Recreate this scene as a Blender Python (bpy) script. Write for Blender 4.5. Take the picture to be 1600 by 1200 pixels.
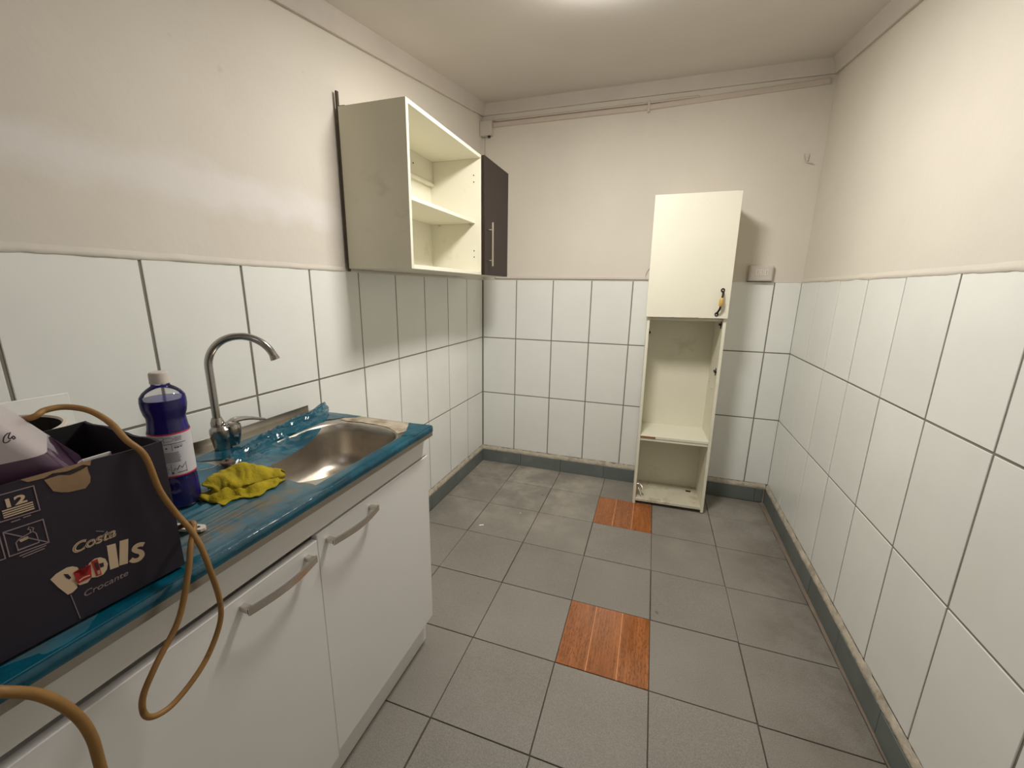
import bpy, bmesh, math, random
from mathutils import Vector, Matrix, noise

random.seed(7)
for o in list(bpy.data.objects):
    bpy.data.objects.remove(o)
S = bpy.context.scene
COL = S.collection

# ------------------------------------------------------------------ camera
cam = bpy.data.cameras.new('camera')
cam.sensor_fit = 'HORIZONTAL'
cam.sensor_width = 36.0
cam.lens = 640.5885 / 1600 * 36
cam.clip_start = 0.01
camo = bpy.data.objects.new('camera', cam)
COL.objects.link(camo)
rt = Vector((0.94632762, 0.32284362, 0.01536329))
up = Vector((-0.08741932, 0.20990488, 0.97380583))
fw = Vector((-0.31116217, 0.92288241, -0.22686156))
m = Matrix.Identity(4)
for i in range(3):
    m[i][0], m[i][1], m[i][2] = rt[i], up[i], -fw[i]
m.translation = Vector((1.1973, -2.8426, 1.3419))
camo.matrix_world = m
S.camera = camo

# ------------------------------------------------------------------ world and exposure
w = bpy.data.worlds.new('world')
w.use_nodes = True
w.node_tree.nodes['Background'].inputs[0].default_value = (1, 0.97, 0.93, 1)
w.node_tree.nodes['Background'].inputs[1].default_value = 0.0
S.world = w
S.view_settings.view_transform = 'Standard'
S.view_settings.look = 'None'
S.view_settings.gamma = 1
S.view_settings.use_curve_mapping = False
S.view_settings.exposure = 0.48
LAMP = (0.98, -1.33)       # ceiling lamp position
LAMP_POWER = 78.0          # emission strength of its diffuser
FILL_POWER = 9.0          # added fill light, unseen behind the camera

# ------------------------------------------------------------------ materials
def lin(c):
    c /= 255.0
    return c / 12.92 if c <= 0.04045 else ((c + 0.055) / 1.055) ** 2.4

def rgb(r, g, b):
    return (lin(r), lin(g), lin(b), 1.0)

class NT:
    def __init__(s, name):
        s.m = bpy.data.materials.new(name)
        s.m.use_nodes = True
        s.t = s.m.node_tree
        s.b = s.t.nodes['Principled BSDF']
        s.o = s.t.nodes['Material Output']
    def n(s, typ, **kw):
        nd = s.t.nodes.new(typ)
        for k, v in kw.items():
            setattr(nd, k, v)
        return nd
    def l(s, a, b):
        s.t.links.new(a, b)
    def coords(s, scale=(1, 1, 1)):
        tc = s.n('ShaderNodeTexCoord')
        mp = s.n('ShaderNodeMapping')
        mp.inputs['Scale'].default_value = scale
        s.l(tc.outputs['Object'], mp.inputs['Vector'])
        return mp.outputs[0]
    def noise(s, vec, scale, detail=4, rough=.55):
        nd = s.n('ShaderNodeTexNoise')
        nd.inputs['Scale'].default_value = scale
        nd.inputs['Detail'].default_value = detail
        nd.inputs['Roughness'].default_value = rough
        s.l(vec, nd.inputs['Vector'])
        return nd.outputs['Fac']
    def ramp(s, fac, lo, hi, c0=(0, 0, 0, 1), c1=(1, 1, 1, 1)):
        nd = s.n('ShaderNodeValToRGB')
        nd.color_ramp.elements[0].position = lo
        nd.color_ramp.elements[1].position = hi
        nd.color_ramp.elements[0].color = c0
        nd.color_ramp.elements[1].color = c1
        s.l(fac, nd.inputs[0])
        return nd.outputs[0]
    def mix(s, fac, a, b):
        nd = s.n('ShaderNodeMix', data_type='RGBA')
        if isinstance(fac, (int, float)):
            nd.inputs[0].default_value = fac
        else:
            s.l(fac, nd.inputs[0])
        for sock, v in ((nd.inputs[6], a), (nd.inputs[7], b)):
            if isinstance(v, tuple):
                sock.default_value = v
            else:
                s.l(v, sock)
        return nd.outputs[2]
    def math(s, op, a, b=0.0, clamp=False):
        nd = s.n('ShaderNodeMath', operation=op, use_clamp=clamp)
        for sock, v in ((nd.inputs[0], a), (nd.inputs[1], b)):
            if isinstance(v, (int, float)):
                sock.default_value = v
            else:
                s.l(v, sock)
        return nd.outputs[0]
    def bump(s, h, strength=.3, dist=.002):
        nd = s.n('ShaderNodeBump')
        nd.inputs['Strength'].default_value = strength
        nd.inputs['Distance'].default_value = dist
        s.l(h, nd.inputs['Height'])
        s.l(nd.outputs[0], s.b.inputs['Normal'])

def mat(name, col, rough=.5, metal=0.0, var=0.0, vscale=6, bump=0.0, bscale=60, bdist=.002,
        stain=None, sscale=4, slo=.55, shi=.75, scale=(1, 1, 1), spec=.5, per_object=0.0):
    M = NT(name)
    c = rgb(*col)
    M.b.inputs['Roughness'].default_value = rough
    M.b.inputs['Metallic'].default_value = metal
    M.b.inputs['Specular IOR Level'].default_value = spec
    out = None
    v = M.coords(scale)
    if var:
        f = M.noise(v, vscale)
        d = tuple(x * (1 - var) for x in c[:3]) + (1,)
        e = tuple(min(1, x * (1 + var * .6)) for x in c[:3]) + (1,)
        out = M.ramp(f, .3, .7, d, e)
    if stain:
        f = M.ramp(M.noise(v, sscale, 6, .65), slo, shi)
        out = M.mix(f, out if out else c, rgb(*stain))
    if per_object:
        oi = M.n('ShaderNodeObjectInfo')
        k = M.math('ADD', M.math('MULTIPLY', oi.outputs['Random'], per_object), 1 - per_object / 2)
        hs = M.n('ShaderNodeHueSaturation')
        M.l(k, hs.inputs['Value'])
        if out:
            M.l(out, hs.inputs['Color'])
        else:
            hs.inputs['Color'].default_value = c
        out = hs.outputs[0]
    if out:
        M.l(out, M.b.inputs['Base Color'])
    else:
        M.b.inputs['Base Color'].default_value = c
    if bump:
        M.bump(M.noise(v, bscale, 3), bump, bdist)
    return M.m

PLASTER = mat('plaster', (221, 214, 201), .85, var=.05, vscale=1.6, bump=.25, bscale=35, bdist=.003,
              stain=(208, 198, 186), sscale=1.1, slo=.58, shi=.9)
CEIL = mat('ceiling_paint', (216, 209, 202), .85, var=.05, vscale=1.3, bump=.2, bscale=25)
CORNICE = mat('cornice_paint', (208, 199, 190), .7, var=.06, vscale=4, bump=.15)
GROUT = mat('grout', (132, 126, 116), .9, var=.15, vscale=9)
FGROUT = mat('floor_grout', (86, 78, 70), .9, var=.25, vscale=9)
TILE = mat('wall_tile_glaze', (236, 237, 231), .22, var=.025, vscale=5, stain=(178, 170, 156), sscale=2.3,
           slo=.68, shi=1.0, per_object=.05, spec=.4)
MORTAR = mat('crusty_mortar', (196, 186, 168), .95, var=.25, vscale=25, bump=.8, bscale=60, bdist=.006,
             stain=(138, 116, 88), sscale=9, slo=.56, shi=.74)
SKIRT = mat('skirting_tile', (106, 113, 110), .45, var=.12, vscale=9, per_object=.12, stain=(140, 132, 118), sscale=8, slo=.6, shi=.85)
WHITE = mat('white_melamine', (226, 224, 221), .32, var=.02, vscale=3)
CREAM = mat('old_cream_melamine', (230, 226, 207), .45, var=.03, vscale=3, stain=(176, 164, 128), sscale=3.2, slo=.62, shi=.92)
CREAMDIRT = mat('worn_cream_melamine', (214, 208, 186), .5, var=.06, vscale=10, stain=(150, 136, 102), sscale=16, slo=.5, shi=.8)
WALLSIDE = mat('stained_cream_side', (220, 215, 194), .5, var=.06, vscale=4, stain=(158, 140, 104), sscale=3, slo=.6, shi=.95)
EDGE = mat('cream_edge_band', (236, 228, 204), .5, var=.04, vscale=20)
CHIP = mat('bare_chipboard', (140, 98, 62), .9, var=.3, vscale=80)
DARKDOOR = mat('dark_wenge', (48, 38, 34), .45, spec=.25, var=.12, vscale=12, scale=(8, 8, .6))
STEEL = mat('stainless_steel', (186, 180, 170), .28, 1.0, var=.08, vscale=14)
BASIN = mat('basin_steel', (200, 192, 180), .36, 1.0, var=.12, vscale=9, stain=(122, 108, 92), sscale=7, slo=.5, shi=.85)
CHROME = mat('chrome', (176, 172, 168), .2, 1.0, var=.1, vscale=30)
NICKEL = mat('satin_nickel', (216, 210, 202), .26, 1.0)
IRON = mat('dark_iron', (52, 44, 38), .5, .7, var=.2, vscale=40)
BLACK = mat('black_plastic', (22, 20, 20), .5)
HOLE = mat('dark_hole', (38, 34, 30), .9)
OCHRE = mat('yellow_ceramic', (206, 168, 92), .3, var=.15, vscale=60)
PLASTIC = mat('white_plastic', (206, 198, 188), .4, var=.02, vscale=8)
TRUNK = mat('painted_trunking', (205, 192, 180), .5, var=.03, vscale=4)
CORD = mat('ochre_rubber', (146, 108, 56), .55, var=.22, vscale=18, stain=(86, 60, 34), sscale=30, slo=.6, shi=.8)
CLOTH = mat('yellow_cloth', (164, 146, 20), .95, var=.22, vscale=34, bump=.6, bscale=220, bdist=.003)
CARD = mat('dark_purple_card', (34, 26, 40), .7, var=.12, vscale=10)
CARDIN = mat('dark_card_inside', (24, 19, 25), .8)
KRAFT = mat('torn_kraft', (150, 122, 92), .9, var=.2, vscale=40)
PRINT = mat('cream_print', (205, 180, 150), .7)
PRINTG = mat('grey_lilac_print', (140, 122, 124), .7)
PRINTD = mat('dark_print', (44, 30, 28), .7)
PRINTR = mat('red_print', (158, 26, 26), .6)
INK = mat('marker_ink', (60, 48, 58), .6)
LABELW = mat('label_paper', (205, 202, 206), .45)
LABELR = mat('label_red', (196, 40, 66), .45)
LABELG = mat('label_grey_print', (132, 128, 138), .5)
LABELK = mat('label_dark_print', (44, 40, 54), .5)
ENAMEL = mat('cream_enamel', (214, 204, 188), .3)
POTDARK = mat('dark_pot_inside', (42, 36, 34), .5, var=.3, vscale=12)
DIRT = mat('dried_adhesive', (176, 164, 142), .8, var=.25, vscale=28, bump=.5, bscale=90, stain=(112, 92, 68), sscale=22, slo=.5, shi=.75)
PAPER = mat('paper_scrap', (225, 220, 212), .9)

def floor_mat():
    M = NT('grey_floor_tile')
    v = M.coords()
    base = M.ramp(M.noise(v, 1.7, 5), .3, .72, rgb(118, 113, 104), rgb(142, 137, 128))
    sp = M.ramp(M.noise(v, 330, 2, .7), .42, .62, rgb(112, 106, 98), rgb(168, 162, 153))
    c = M.mix(.35, base, sp)
    geo = M.n('ShaderNodeNewGeometry')
    sp3 = M.n('ShaderNodeSeparateXYZ')
    M.l(geo.outputs['Position'], sp3.inputs[0])
    # pale plaster dust lying towards the back left corner
    back = M.math('MULTIPLY', M.ramp(M.math('ADD', sp3.outputs['Y'], 1.3), .2, 1.1), M.ramp(sp3.outputs['X'], .7, 1.5, (1, 1, 1, 1), (.35, .35, .35, 1)))
    dust = M.ramp(M.noise(v, 3.4, 8, .72), .46, .68)
    c = M.mix(M.math('MULTIPLY', M.math('MULTIPLY', dust, back), .8), c, rgb(180, 172, 157))
    # brown grime along the right skirting
    grime = M.math('MULTIPLY', M.ramp(sp3.outputs['X'], .0, 1.0, (0, 0, 0, 1), (1, 1, 1, 1)), M.ramp(M.noise(v, 4.2, 7, .7), .42, .7))
    edge = M.ramp(M.math('SUBTRACT', sp3.outputs['X'], 1.0), .62, .98)
    c = M.mix(M.math('MULTIPLY', M.math('MULTIPLY', grime, edge), .8), c, rgb(88, 72, 54))
    spots = M.ramp(M.noise(v, 9.3, 2, .5), .735, .775)
    c = M.mix(M.math('MULTIPLY', spots, .75), c, rgb(78, 66, 56))
    oi = M.n('ShaderNodeObjectInfo')
    hs = M.n('ShaderNodeHueSaturation')
    M.l(M.math('ADD', M.math('MULTIPLY', oi.outputs['Random'], .1), .95), hs.inputs['Value'])
    M.l(c, hs.inputs['Color'])
    M.l(hs.outputs[0], M.b.inputs['Base Color'])
    M.b.inputs['Roughness'].default_value = .55
    M.bump(M.noise(v, 300, 2), .15, .001)
    return M.m
FLOOR = floor_mat()

def wood_mat():
    M = NT('wood_print_ceramic')
    v = M.coords((1, 1, 1))
    vs = M.coords((9, 1.0, 1))
    n1 = M.noise(vs, 4, 5, .6)
    c = M.ramp(n1, .3, .72, rgb(140, 82, 42), rgb(180, 112, 62))
    # long cathedral figure
    vl = M.coords((1, .16, 1))
    wv = M.n('ShaderNodeTexWave', bands_direction='X')
    wv.inputs['Scale'].default_value = 26
    wv.inputs['Distortion'].default_value = 9
    wv.inputs['Detail'].default_value = 3
    wv.inputs['Detail Scale'].default_value = 9
    wv.inputs['Detail Roughness'].default_value = .6
    M.l(vl, wv.inputs['Vector'])
    g = M.ramp(wv.outputs['Fac'], .02, .42, (1, 1, 1, 1), (0, 0, 0, 1))
    patch = M.ramp(M.noise(M.coords((9, 1.6, 1)), 1.3, 2), .34, .5)
    c = M.mix(M.math('MULTIPLY', M.math('MULTIPLY', g, patch), .65), c, rgb(98, 52, 26))
    M.l(c, M.b.inputs['Base Color'])
    M.b.inputs['Roughness'].default_value = .2
    return M.m
WOOD = wood_mat()
WOODLINE = mat('pale_wood_groove', (214, 150, 100), .4)

def left_plaster():
    # plaster with a paler filled band of its own shape
    M = NT('plaster_with_filler')
    v = M.coords()
    f = M.noise(v, 1.6, 5)
    c = M.ramp(f, .3, .7, rgb(214, 207, 195), rgb(223, 216, 204))
    geo = M.n('ShaderNodeNewGeometry')
    sp = M.n('ShaderNodeSeparateXYZ')
    M.l(geo.outputs['Position'], sp.inputs[0])
    wob = M.math('MULTIPLY', M.math('SUBTRACT', M.noise(v, 4.5, 4), .5), .16)
    dz = M.math('ABSOLUTE', M.math('ADD', M.math('SUBTRACT', sp.outputs['Z'], 1.605), wob))
    band = M.ramp(dz, .02, .075, (1, 1, 1, 1), (0, 0, 0, 1))
    dy = M.math('ABSOLUTE', M.math('ADD', sp.outputs['Y'], 1.93))
    lim = M.ramp(dy, .38, .62, (1, 1, 1, 1), (0, 0, 0, 1))
    fac = M.math('MULTIPLY', M.math('MULTIPLY', band, lim), .55)
    c = M.mix(fac, c, rgb(235, 231, 230))
    scuff = M.ramp(M.noise(v, 17, 2, .5), .735, .78)
    c = M.mix(M.math('MULTIPLY', scuff, .15), c, rgb(150, 136, 128))
    M.l(c, M.b.inputs['Base Color'])
    M.b.inputs['Roughness'].default_value = .85
    M.bump(M.noise(v, 30, 3), .25, .003)
    return M.m
PLASTERL = left_plaster()

def film_mat():
    M = NT('blue_protective_film')
    v = M.coords()
    n1 = M.noise(v, 16, 5, .6)
    c = M.ramp(n1, .3, .75, rgb(0, 62, 80), rgb(8, 98, 120))
    M.l(c, M.b.inputs['Base Color'])
    M.b.inputs['Roughness'].default_value = .16
    M.b.inputs['Specular IOR Level'].default_value = .6
    M.b.inputs['Alpha'].default_value = .9
    M.bump(M.noise(v, 45, 4), .35, .003)
    return M.m
FILM = film_mat()

def worn_film_mat():
    M = NT('worn_blue_film')
    v = M.coords()
    va = M.coords((1, .28, 1))
    n1 = M.noise(va, 22, 5, .6)
    c = M.ramp(n1, .3, .72, rgb(10, 66, 86), rgb(42, 112, 134))
    worn = M.ramp(M.noise(va, 9, 8, .7), .47, .62)
    c = M.mix(M.math('MULTIPLY', worn, .45), c, rgb(88, 108, 108))
    geo = M.n('ShaderNodeNewGeometry')
    sp = M.n('ShaderNodeSeparateXYZ')
    M.l(geo.outputs['Position'], sp.inputs[0])
    # a streak of grime along the front of the draining board
    dx = M.math('ABSOLUTE', M.math('SUBTRACT', sp.outputs['X'], .455))
    strip = M.ramp(dx, .014, .06, (1, 1, 1, 1), (0, 0, 0, 1))
    g = M.math('MULTIPLY', strip, M.ramp(M.noise(v, 34, 7, .75), .42, .56))
    c = M.mix(M.math('MULTIPLY', g, .9), c, rgb(104, 92, 74))
    M.l(c, M.b.inputs['Base Color'])
    M.b.inputs['Roughness'].default_value = .3
    M.bump(M.noise(v, 60, 4), .25, .002)
    return M.m
WORNFILM = worn_film_mat()

def glassy(name, col, rough=.08, ior=1.4, alpha=None, trans=1.0):
    M = NT(name)
    M.b.inputs['Base Color'].default_value = rgb(*col)
    M.b.inputs['Roughness'].default_value = rough
    M.b.inputs['IOR'].default_value = ior
    M.b.inputs['Transmission Weight'].default_value = trans
    if alpha is not None:
        M.b.inputs['Alpha'].default_value = alpha
    return M.m
def clear_mat():
    M = NT('clear_plastic')
    tr = M.n('ShaderNodeBsdfTransparent')
    tr.inputs[0].default_value = (.93, .93, .95, 1)
    gl = M.n('ShaderNodeBsdfGlossy')
    gl.inputs['Roughness'].default_value = .08
    df = M.n('ShaderNodeBsdfDiffuse')
    df.inputs[0].default_value = rgb(225, 225, 228)
    fr = M.n('ShaderNodeFresnel')
    fr.inputs[0].default_value = 1.22
    m1 = M.n('ShaderNodeMixShader')
    m1.inputs[0].default_value = .015
    M.l(tr.outputs[0], m1.inputs[1]); M.l(df.outputs[0], m1.inputs[2])
    m2 = M.n('ShaderNodeMixShader')
    M.l(fr.outputs[0], m2.inputs[0]); M.l(m1.outputs[0], m2.inputs[1]); M.l(gl.outputs[0], m2.inputs[2])
    M.l(m2.outputs[0], M.o.inputs['Surface'])
    return M.m
CLEAR = clear_mat()
JUGM = glassy('milky_plastic', (214, 204, 204), .35, 1.2, alpha=.74, trans=0)

def liquid(name, a, b):
    M = NT(name)
    v = M.coords()
    c = M.ramp(M.noise(v, 12, 2), .3, .7, rgb(*a), rgb(*b))
    M.l(c, M.b.inputs['Base Color'])
    M.b.inputs['Roughness'].default_value = .08
    return M.m
LIQ = liquid('violet_cleaner', (22, 10, 108), (40, 18, 142))
JLIQ = liquid('plum_liquid', (80, 58, 78), (98, 74, 94))

def emit(name, col, strength):
    M = NT(name)
    M.b.inputs['Base Color'].default_value = (.8, .8, .8, 1)
    M.b.inputs['Emission Color'].default_value = col
    M.b.inputs['Emission Strength'].default_value = strength
    return M.m
GLOW = emit('lamp_diffuser', (1.0, .965, .915, 1), LAMP_POWER)
GLOW_FILL = emit('fill_light_glow', (.90, .88, 1.0, 1), FILL_POWER)  # cool glow of the added fill light

# ------------------------------------------------------------------ mesh helpers
def link(name, bm, material, parent=None, smooth=False, origin=None):
    me = bpy.data.meshes.new(name)
    bmesh.ops.recalc_face_normals(bm, faces=bm.faces[:])
    if origin is not None:
        bmesh.ops.translate(bm, vec=-Vector(origin), verts=bm.verts[:])
    bm.to_mesh(me)
    bm.free()
    for mm in (material if isinstance(material, (list, tuple)) else [material]):
        me.materials.append(mm)
    if smooth:
        for p in me.polygons:
            p.use_smooth = True
        if smooth != 'all':
            me.set_sharp_from_angle(angle=math.radians(35))
    o = bpy.data.objects.new(name, me)
    COL.objects.link(o)
    if parent is not None:
        o.parent = parent
    elif origin is not None:
        o.location = origin
    return o

def tag(o, label=None, cat=None, group=None, kind=None):
    for k, v in (('label', label), ('category', cat), ('group', group), ('kind', kind)):
        if v:
            o[k] = v
    return o

def thing(name, loc, label, cat, group=None):
    o = bpy.data.objects.new(name, None)
    o.empty_display_size = .05
    COL.objects.link(o)
    o.location = loc
    return tag(o, label, cat, group)

def add(root, name, bm, material, smooth=False, parent=None):
    """part in world coordinates under an unrotated root (or a sub-part under 'parent')"""
    org = root.location.copy()
    o = link(name, bm, material, parent or root, smooth, None)
    o.data.transform(Matrix.Translation(-org))
    return o

def box(bm, lo, hi, bev=0.0, seg=1):
    vs = [bm.verts.new((x, y, z)) for x in (lo[0], hi[0]) for y in (lo[1], hi[1]) for z in (lo[2], hi[2])]
    fs = [(0, 1, 3, 2), (4, 6, 7, 5), (0, 4, 5, 1), (2, 3, 7, 6), (0, 2, 6, 4), (1, 5, 7, 3)]
    ff = [bm.faces.new([vs[i] for i in f]) for f in fs]
    if bev:
        es = list({e for f in ff for e in f.edges})
        bmesh.ops.bevel(bm, geom=es, offset=bev, segments=seg, affect='EDGES', profile=.5)
    return bm

def B(lo, hi, bev=0.0, seg=1):
    lo, hi = tuple(map(min, lo, hi)), tuple(map(max, lo, hi))
    return box(bmesh.new(), lo, hi, bev, seg)

def smooth_path(pts, n=8):
    """Catmull-Rom through the points"""
    P = [Vector(p) for p in pts]
    P = [P[0] * 2 - P[1]] + P + [P[-1] * 2 - P[-2]]
    out = []
    for i in range(1, len(P) - 2):
        a, b, c, d = P[i - 1:i + 3]
        for k in range(n):
            t = k / n
            out.append(.5 * ((2 * b) + (c - a) * t + (2 * a - 5 * b + 4 * c - d) * t * t + (3 * b - a - 3 * c + d) * t ** 3))
    out.append(P[-2])
    return out

def tube(bm, pts, r, seg=10, caps=True):
    pts = [Vector(p) for p in pts]
    rs = r if isinstance(r, (list, tuple)) else [r] * len(pts)
    rings = []
    nrm = None
    for i, p in enumerate(pts):
        t = (pts[min(i + 1, len(pts) - 1)] - pts[max(i - 1, 0)]).normalized()
        if nrm is None:
            nrm = t.orthogonal().normalized()
        nrm = (nrm - t * nrm.dot(t)).normalized()
        b = t.cross(nrm)
        rings.append([bm.verts.new(p + (nrm * math.cos(a) + b * math.sin(a)) * rs[i])
                      for a in (2 * math.pi * k / seg for k in range(seg))])
    for a, b in zip(rings, rings[1:]):
        for k in range(seg):
            bm.faces.new((a[k], a[(k + 1) % seg], b[(k + 1) % seg], b[k]))
    if caps:
        bm.faces.new(rings[0][::-1])
        bm.faces.new(rings[-1])
    return bm

def T(pts, r, seg=10):
    return tube(bmesh.new(), pts, r, seg)

def lathe(prof, c=(0, 0, 0), seg=24, bm=None, cap=(True, True)):
    bm = bm or bmesh.new()
    c = Vector(c)
    rings = []
    for r, z in prof:
        rings.append([bm.verts.new(c + Vector((r * math.cos(a), r * math.sin(a), z)))
                      for a in (2 * math.pi * k / seg for k in range(seg))])
    for a, b in zip(rings, rings[1:]):
        for k in range(seg):
            bm.faces.new((a[k], a[(k + 1) % seg], b[(k + 1) % seg], b[k]))
    if cap[0]:
        bm.faces.new(rings[0][::-1])
    if cap[1]:
        bm.faces.new(rings[-1])
    return bm

def prism(pts2, fn, d0, d1, bm=None):
    """extrude a 2D outline; fn(u, v, d) gives the point"""
    bm = bm or bmesh.new()
    a = [bm.verts.new(fn(u, v, d0)) for u, v in pts2]
    b = [bm.verts.new(fn(u, v, d1)) for u, v in pts2]
    n = len(pts2)
    fa = bm.faces.new(a)
    fb = bm.faces.new(b[::-1])
    for i in range(n):
        bm.faces.new((a[i], b[i], b[(i + 1) % n], a[(i + 1) % n]))
    bmesh.ops.triangulate(bm, faces=[fa, fb])
    return bm

def stroke(bm, pts, wd, fn, d0, d1, closed=False):
    """flat ribbon of width wd along a 2D polyline"""
    P = [Vector(p) for p in pts]
    n = len(P)
    L = []
    for i in range(n):
        a = P[(i - 1) % n] if (closed or i > 0) else P[i]
        b = P[(i + 1) % n] if (closed or i < n - 1) else P[i]
        t = (b - a)
        t = t.normalized() if t.length else Vector((1, 0))
        nn = Vector((-t.y, t.x))
        k = 1.0
        if (closed or 0 < i < n - 1):
            t1 = (P[i] - a).normalized()
            k = 1 / max(.5, abs(Vector((-t1.y, t1.x)).dot(nn)))
        L.append((P[i] + nn * wd / 2 * k, P[i] - nn * wd / 2 * k))
    rows = [[bm.verts.new(fn(q.x, q.y, d)) for d in (d0, d1) for q in pr] for pr in L]
    rng = range(n if closed else n - 1)
    for i in rng:
        a, b = rows[i], rows[(i + 1) % n]
        bm.faces.new((a[2], b[2], b[3], a[3]))
        bm.faces.new((a[0], b[0], b[2], a[2]))
        bm.faces.new((a[1], a[3], b[3], b[1]))
    return bm

def text_bm(body, size_w, bold=0.0, shear=0.0, height=None):
    """built-in font text as flat 2D polygons scaled to a width (and height)"""
    cu = bpy.data.curves.new('text', 'FONT')
    cu.body = body
    cu.offset = bold
    cu.shear = shear
    ob = bpy.data.objects.new('text', cu)
    COL.objects.link(ob)
    dg = bpy.context.evaluated_depsgraph_get()
    me = bpy.data.meshes.new_from_object(ob.evaluated_get(dg))
    bpy.data.objects.remove(ob)
    bm = bmesh.new()
    bm.from_mesh(me)
    bpy.data.meshes.remove(me)
    x0 = min(v.co.x for v in bm.verts); x1 = max(v.co.x for v in bm.verts)
    y0 = min(v.co.y for v in bm.verts); y1 = max(v.co.y for v in bm.verts)
    k = size_w / (x1 - x0)
    ky = height / (y1 - y0) if height else k
    for v in bm.verts:
        v.co = Vector(((v.co.x - x0) * k, (v.co.y - y0) * ky, 0))
    return bm

def map_bm(bm, fn):
    for v in bm.verts:
        v.co = Vector(fn(v.co.x, v.co.y, v.co.z))
    return bm

# ------------------------------------------------------------------ room shell
W, BK, LK, RK = 1.9972, .0068, .0102, .0122
YF = -4.05
def ceil_z(y):
    return 2.525 + .152 * max(y, -2.7)
def wl(s, z, d):   # left wall: s along the wall from the back corner, d out of the wall
    return (-LK * s + d, -s, z)
def wb(s, z, d):   # back wall: s from the left corner
    return (s, BK * s - d, z)
def wr(s, z, d):   # right wall: s from the back corner towards the camera
    return (W - RK * s - d, BK * W - s, z)

def slab(fn, s0, s1, z0, z1, d0, d1, bm=None, bev=0.0):
    bm = bm or bmesh.new()
    q = [(s0, z0), (s1, z0), (s1, z1), (s0, z1)]
    a = [bm.verts.new(fn(u, v, d0)) for u, v in q]
    if bev:
        b = [bm.verts.new(fn(u, v, d1 - bev)) for u, v in q]
        r = [(s0 + bev, z0 + bev), (s1 - bev, z0 + bev), (s1 - bev, z1 - bev), (s0 + bev, z1 - bev)]
        c = [bm.verts.new(fn(u, v, d1)) for u, v in r]
        loops = [a, b, c]
    else:
        b = [bm.verts.new(fn(u, v, d1)) for u, v in q]
        loops = [a, b]
    for l0, l1 in zip(loops, loops[1:]):
        for i in range(4):
            bm.faces.new((l0[i], l0[(i + 1) % 4], l1[(i + 1) % 4], l1[i]))
    bm.faces.new(loops[0][::-1])
    bm.faces.new(loops[-1])
    return bm

def wall(name, fn, L, ztop_fn, mats):
    """backing wall (grout face) below 1.40, plaster above; the top follows the ceiling"""
    bm = bmesh.new()
    slab(fn, -.12, L, 0, 1.401, -.12, -.0022, bm)
    for f in bm.faces:
        f.material_index = 1
    n = 24
    k0 = len(bm.faces)
    cols = []
    for i in range(n + 1):
        s = -.12 + (L + .12) * i / n
        zt = ztop_fn(s) + .03
        cols.append([bm.verts.new(fn(s, 1.401, .001)), bm.verts.new(fn(s, zt, .001)),
                     bm.verts.new(fn(s, zt, -.12)), bm.verts.new(fn(s, 1.401, -.12))])
    for a, b in zip(cols, cols[1:]):
        for k in range(4):
            bm.faces.new((a[k], b[k], b[(k + 1) % 4], a[(k + 1) % 4]))
    bm.faces.new(cols[0])
    bm.faces.new(cols[-1][::-1])
    o = link(name, bm, mats)
    return tag(o, kind='structure')

wall_left = wall('wall_left', wl, -YF, lambda s: ceil_z(-s), [PLASTERL, GROUT])
wall_back = wall('wall_back', wb, W + .12, lambda s: ceil_z(0), [PLASTER, GROUT])
wall_right = wall('wall_right', wr, -YF, lambda s: ceil_z(-s), [PLASTER, GROUT])
wall_front = link('wall_front', B((-.2, YF - .1, 0), (W + .1, YF, 2.2)), PLASTER)
tag(wall_front, kind='structure')

GAP = .0034
ROWS = [(.128, .5618), (.5618, .9835), (.9835, 1.4012)]
def wall_tiles(parent, fn, edges):
    for s0, s1 in zip(edges, edges[1:]):
        for z0, z1 in ROWS:
            j = random.uniform(-.0006, .0006)
            top = z1 - (0 if z1 > 1.4 else GAP)
            bm = slab(fn, s0 + GAP, s1 - GAP, z0 + (GAP if z0 > .2 else 0), top, -.003, .0005 + j, bev=.0011)
            link('wall_tile', bm, TILE, parent)
le = [.003] + [.2667 + .2673 * k for k in range(15)]
wall_tiles(wall_left, wl, [e for e in le if e < 4.04])
wall_tiles(wall_back, wb, [.004, .2607, .5265, .79, 1.0557, 1.3237, 1.5917, 1.8597, 1.999])
re_ = [-.002] + [.2847 + .2721 * k for k in range(14)]
wall_tiles(wall_right, wr, [e for e in re_ if e < 4.04])

def lip(parent, fn, L, z, h, d, amp, material, seed, step=.012):
    """uneven strip of plaster or mortar along a wall"""
    bm = bmesh.new()
    prev = None
    n = int(L / step)
    for i in range(n + 1):
        s = L * i / n
        f = lambda q, sc: noise.noise((s * sc, q, seed))
        za = z + amp * (f(1, 9) + .6 * f(2, 37))
        zb = z + h + amp * .6 * f(3, 12)
        dd = max(.0008, d * (1 + .45 * f(4, 16) + .3 * f(5, 50)))
        ring = [fn(s, za, .0), fn(s, za + h * .12, dd), fn(s, zb - h * .5, dd * .9), fn(s, zb, .0006)]
        ring = [bm.verts.new(p) for p in ring]
        if prev:
            for k in range(3):
                bm.faces.new((prev[k], ring[k], ring[k + 1], prev[k + 1]))
        prev = ring
    return link('plaster_lip', bm, material, parent, smooth='all')
lip(wall_left, wl, 4.0, 1.397, .022, .0038, .003, PLASTERL, 1)
lip(wall_right, wr, 4.0, 1.397, .026, .0035, .0035, PLASTER, 2)
lip(wall_back, wb, 1.99, 1.399, .01, .002, .0015, PLASTER, 3)

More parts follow.
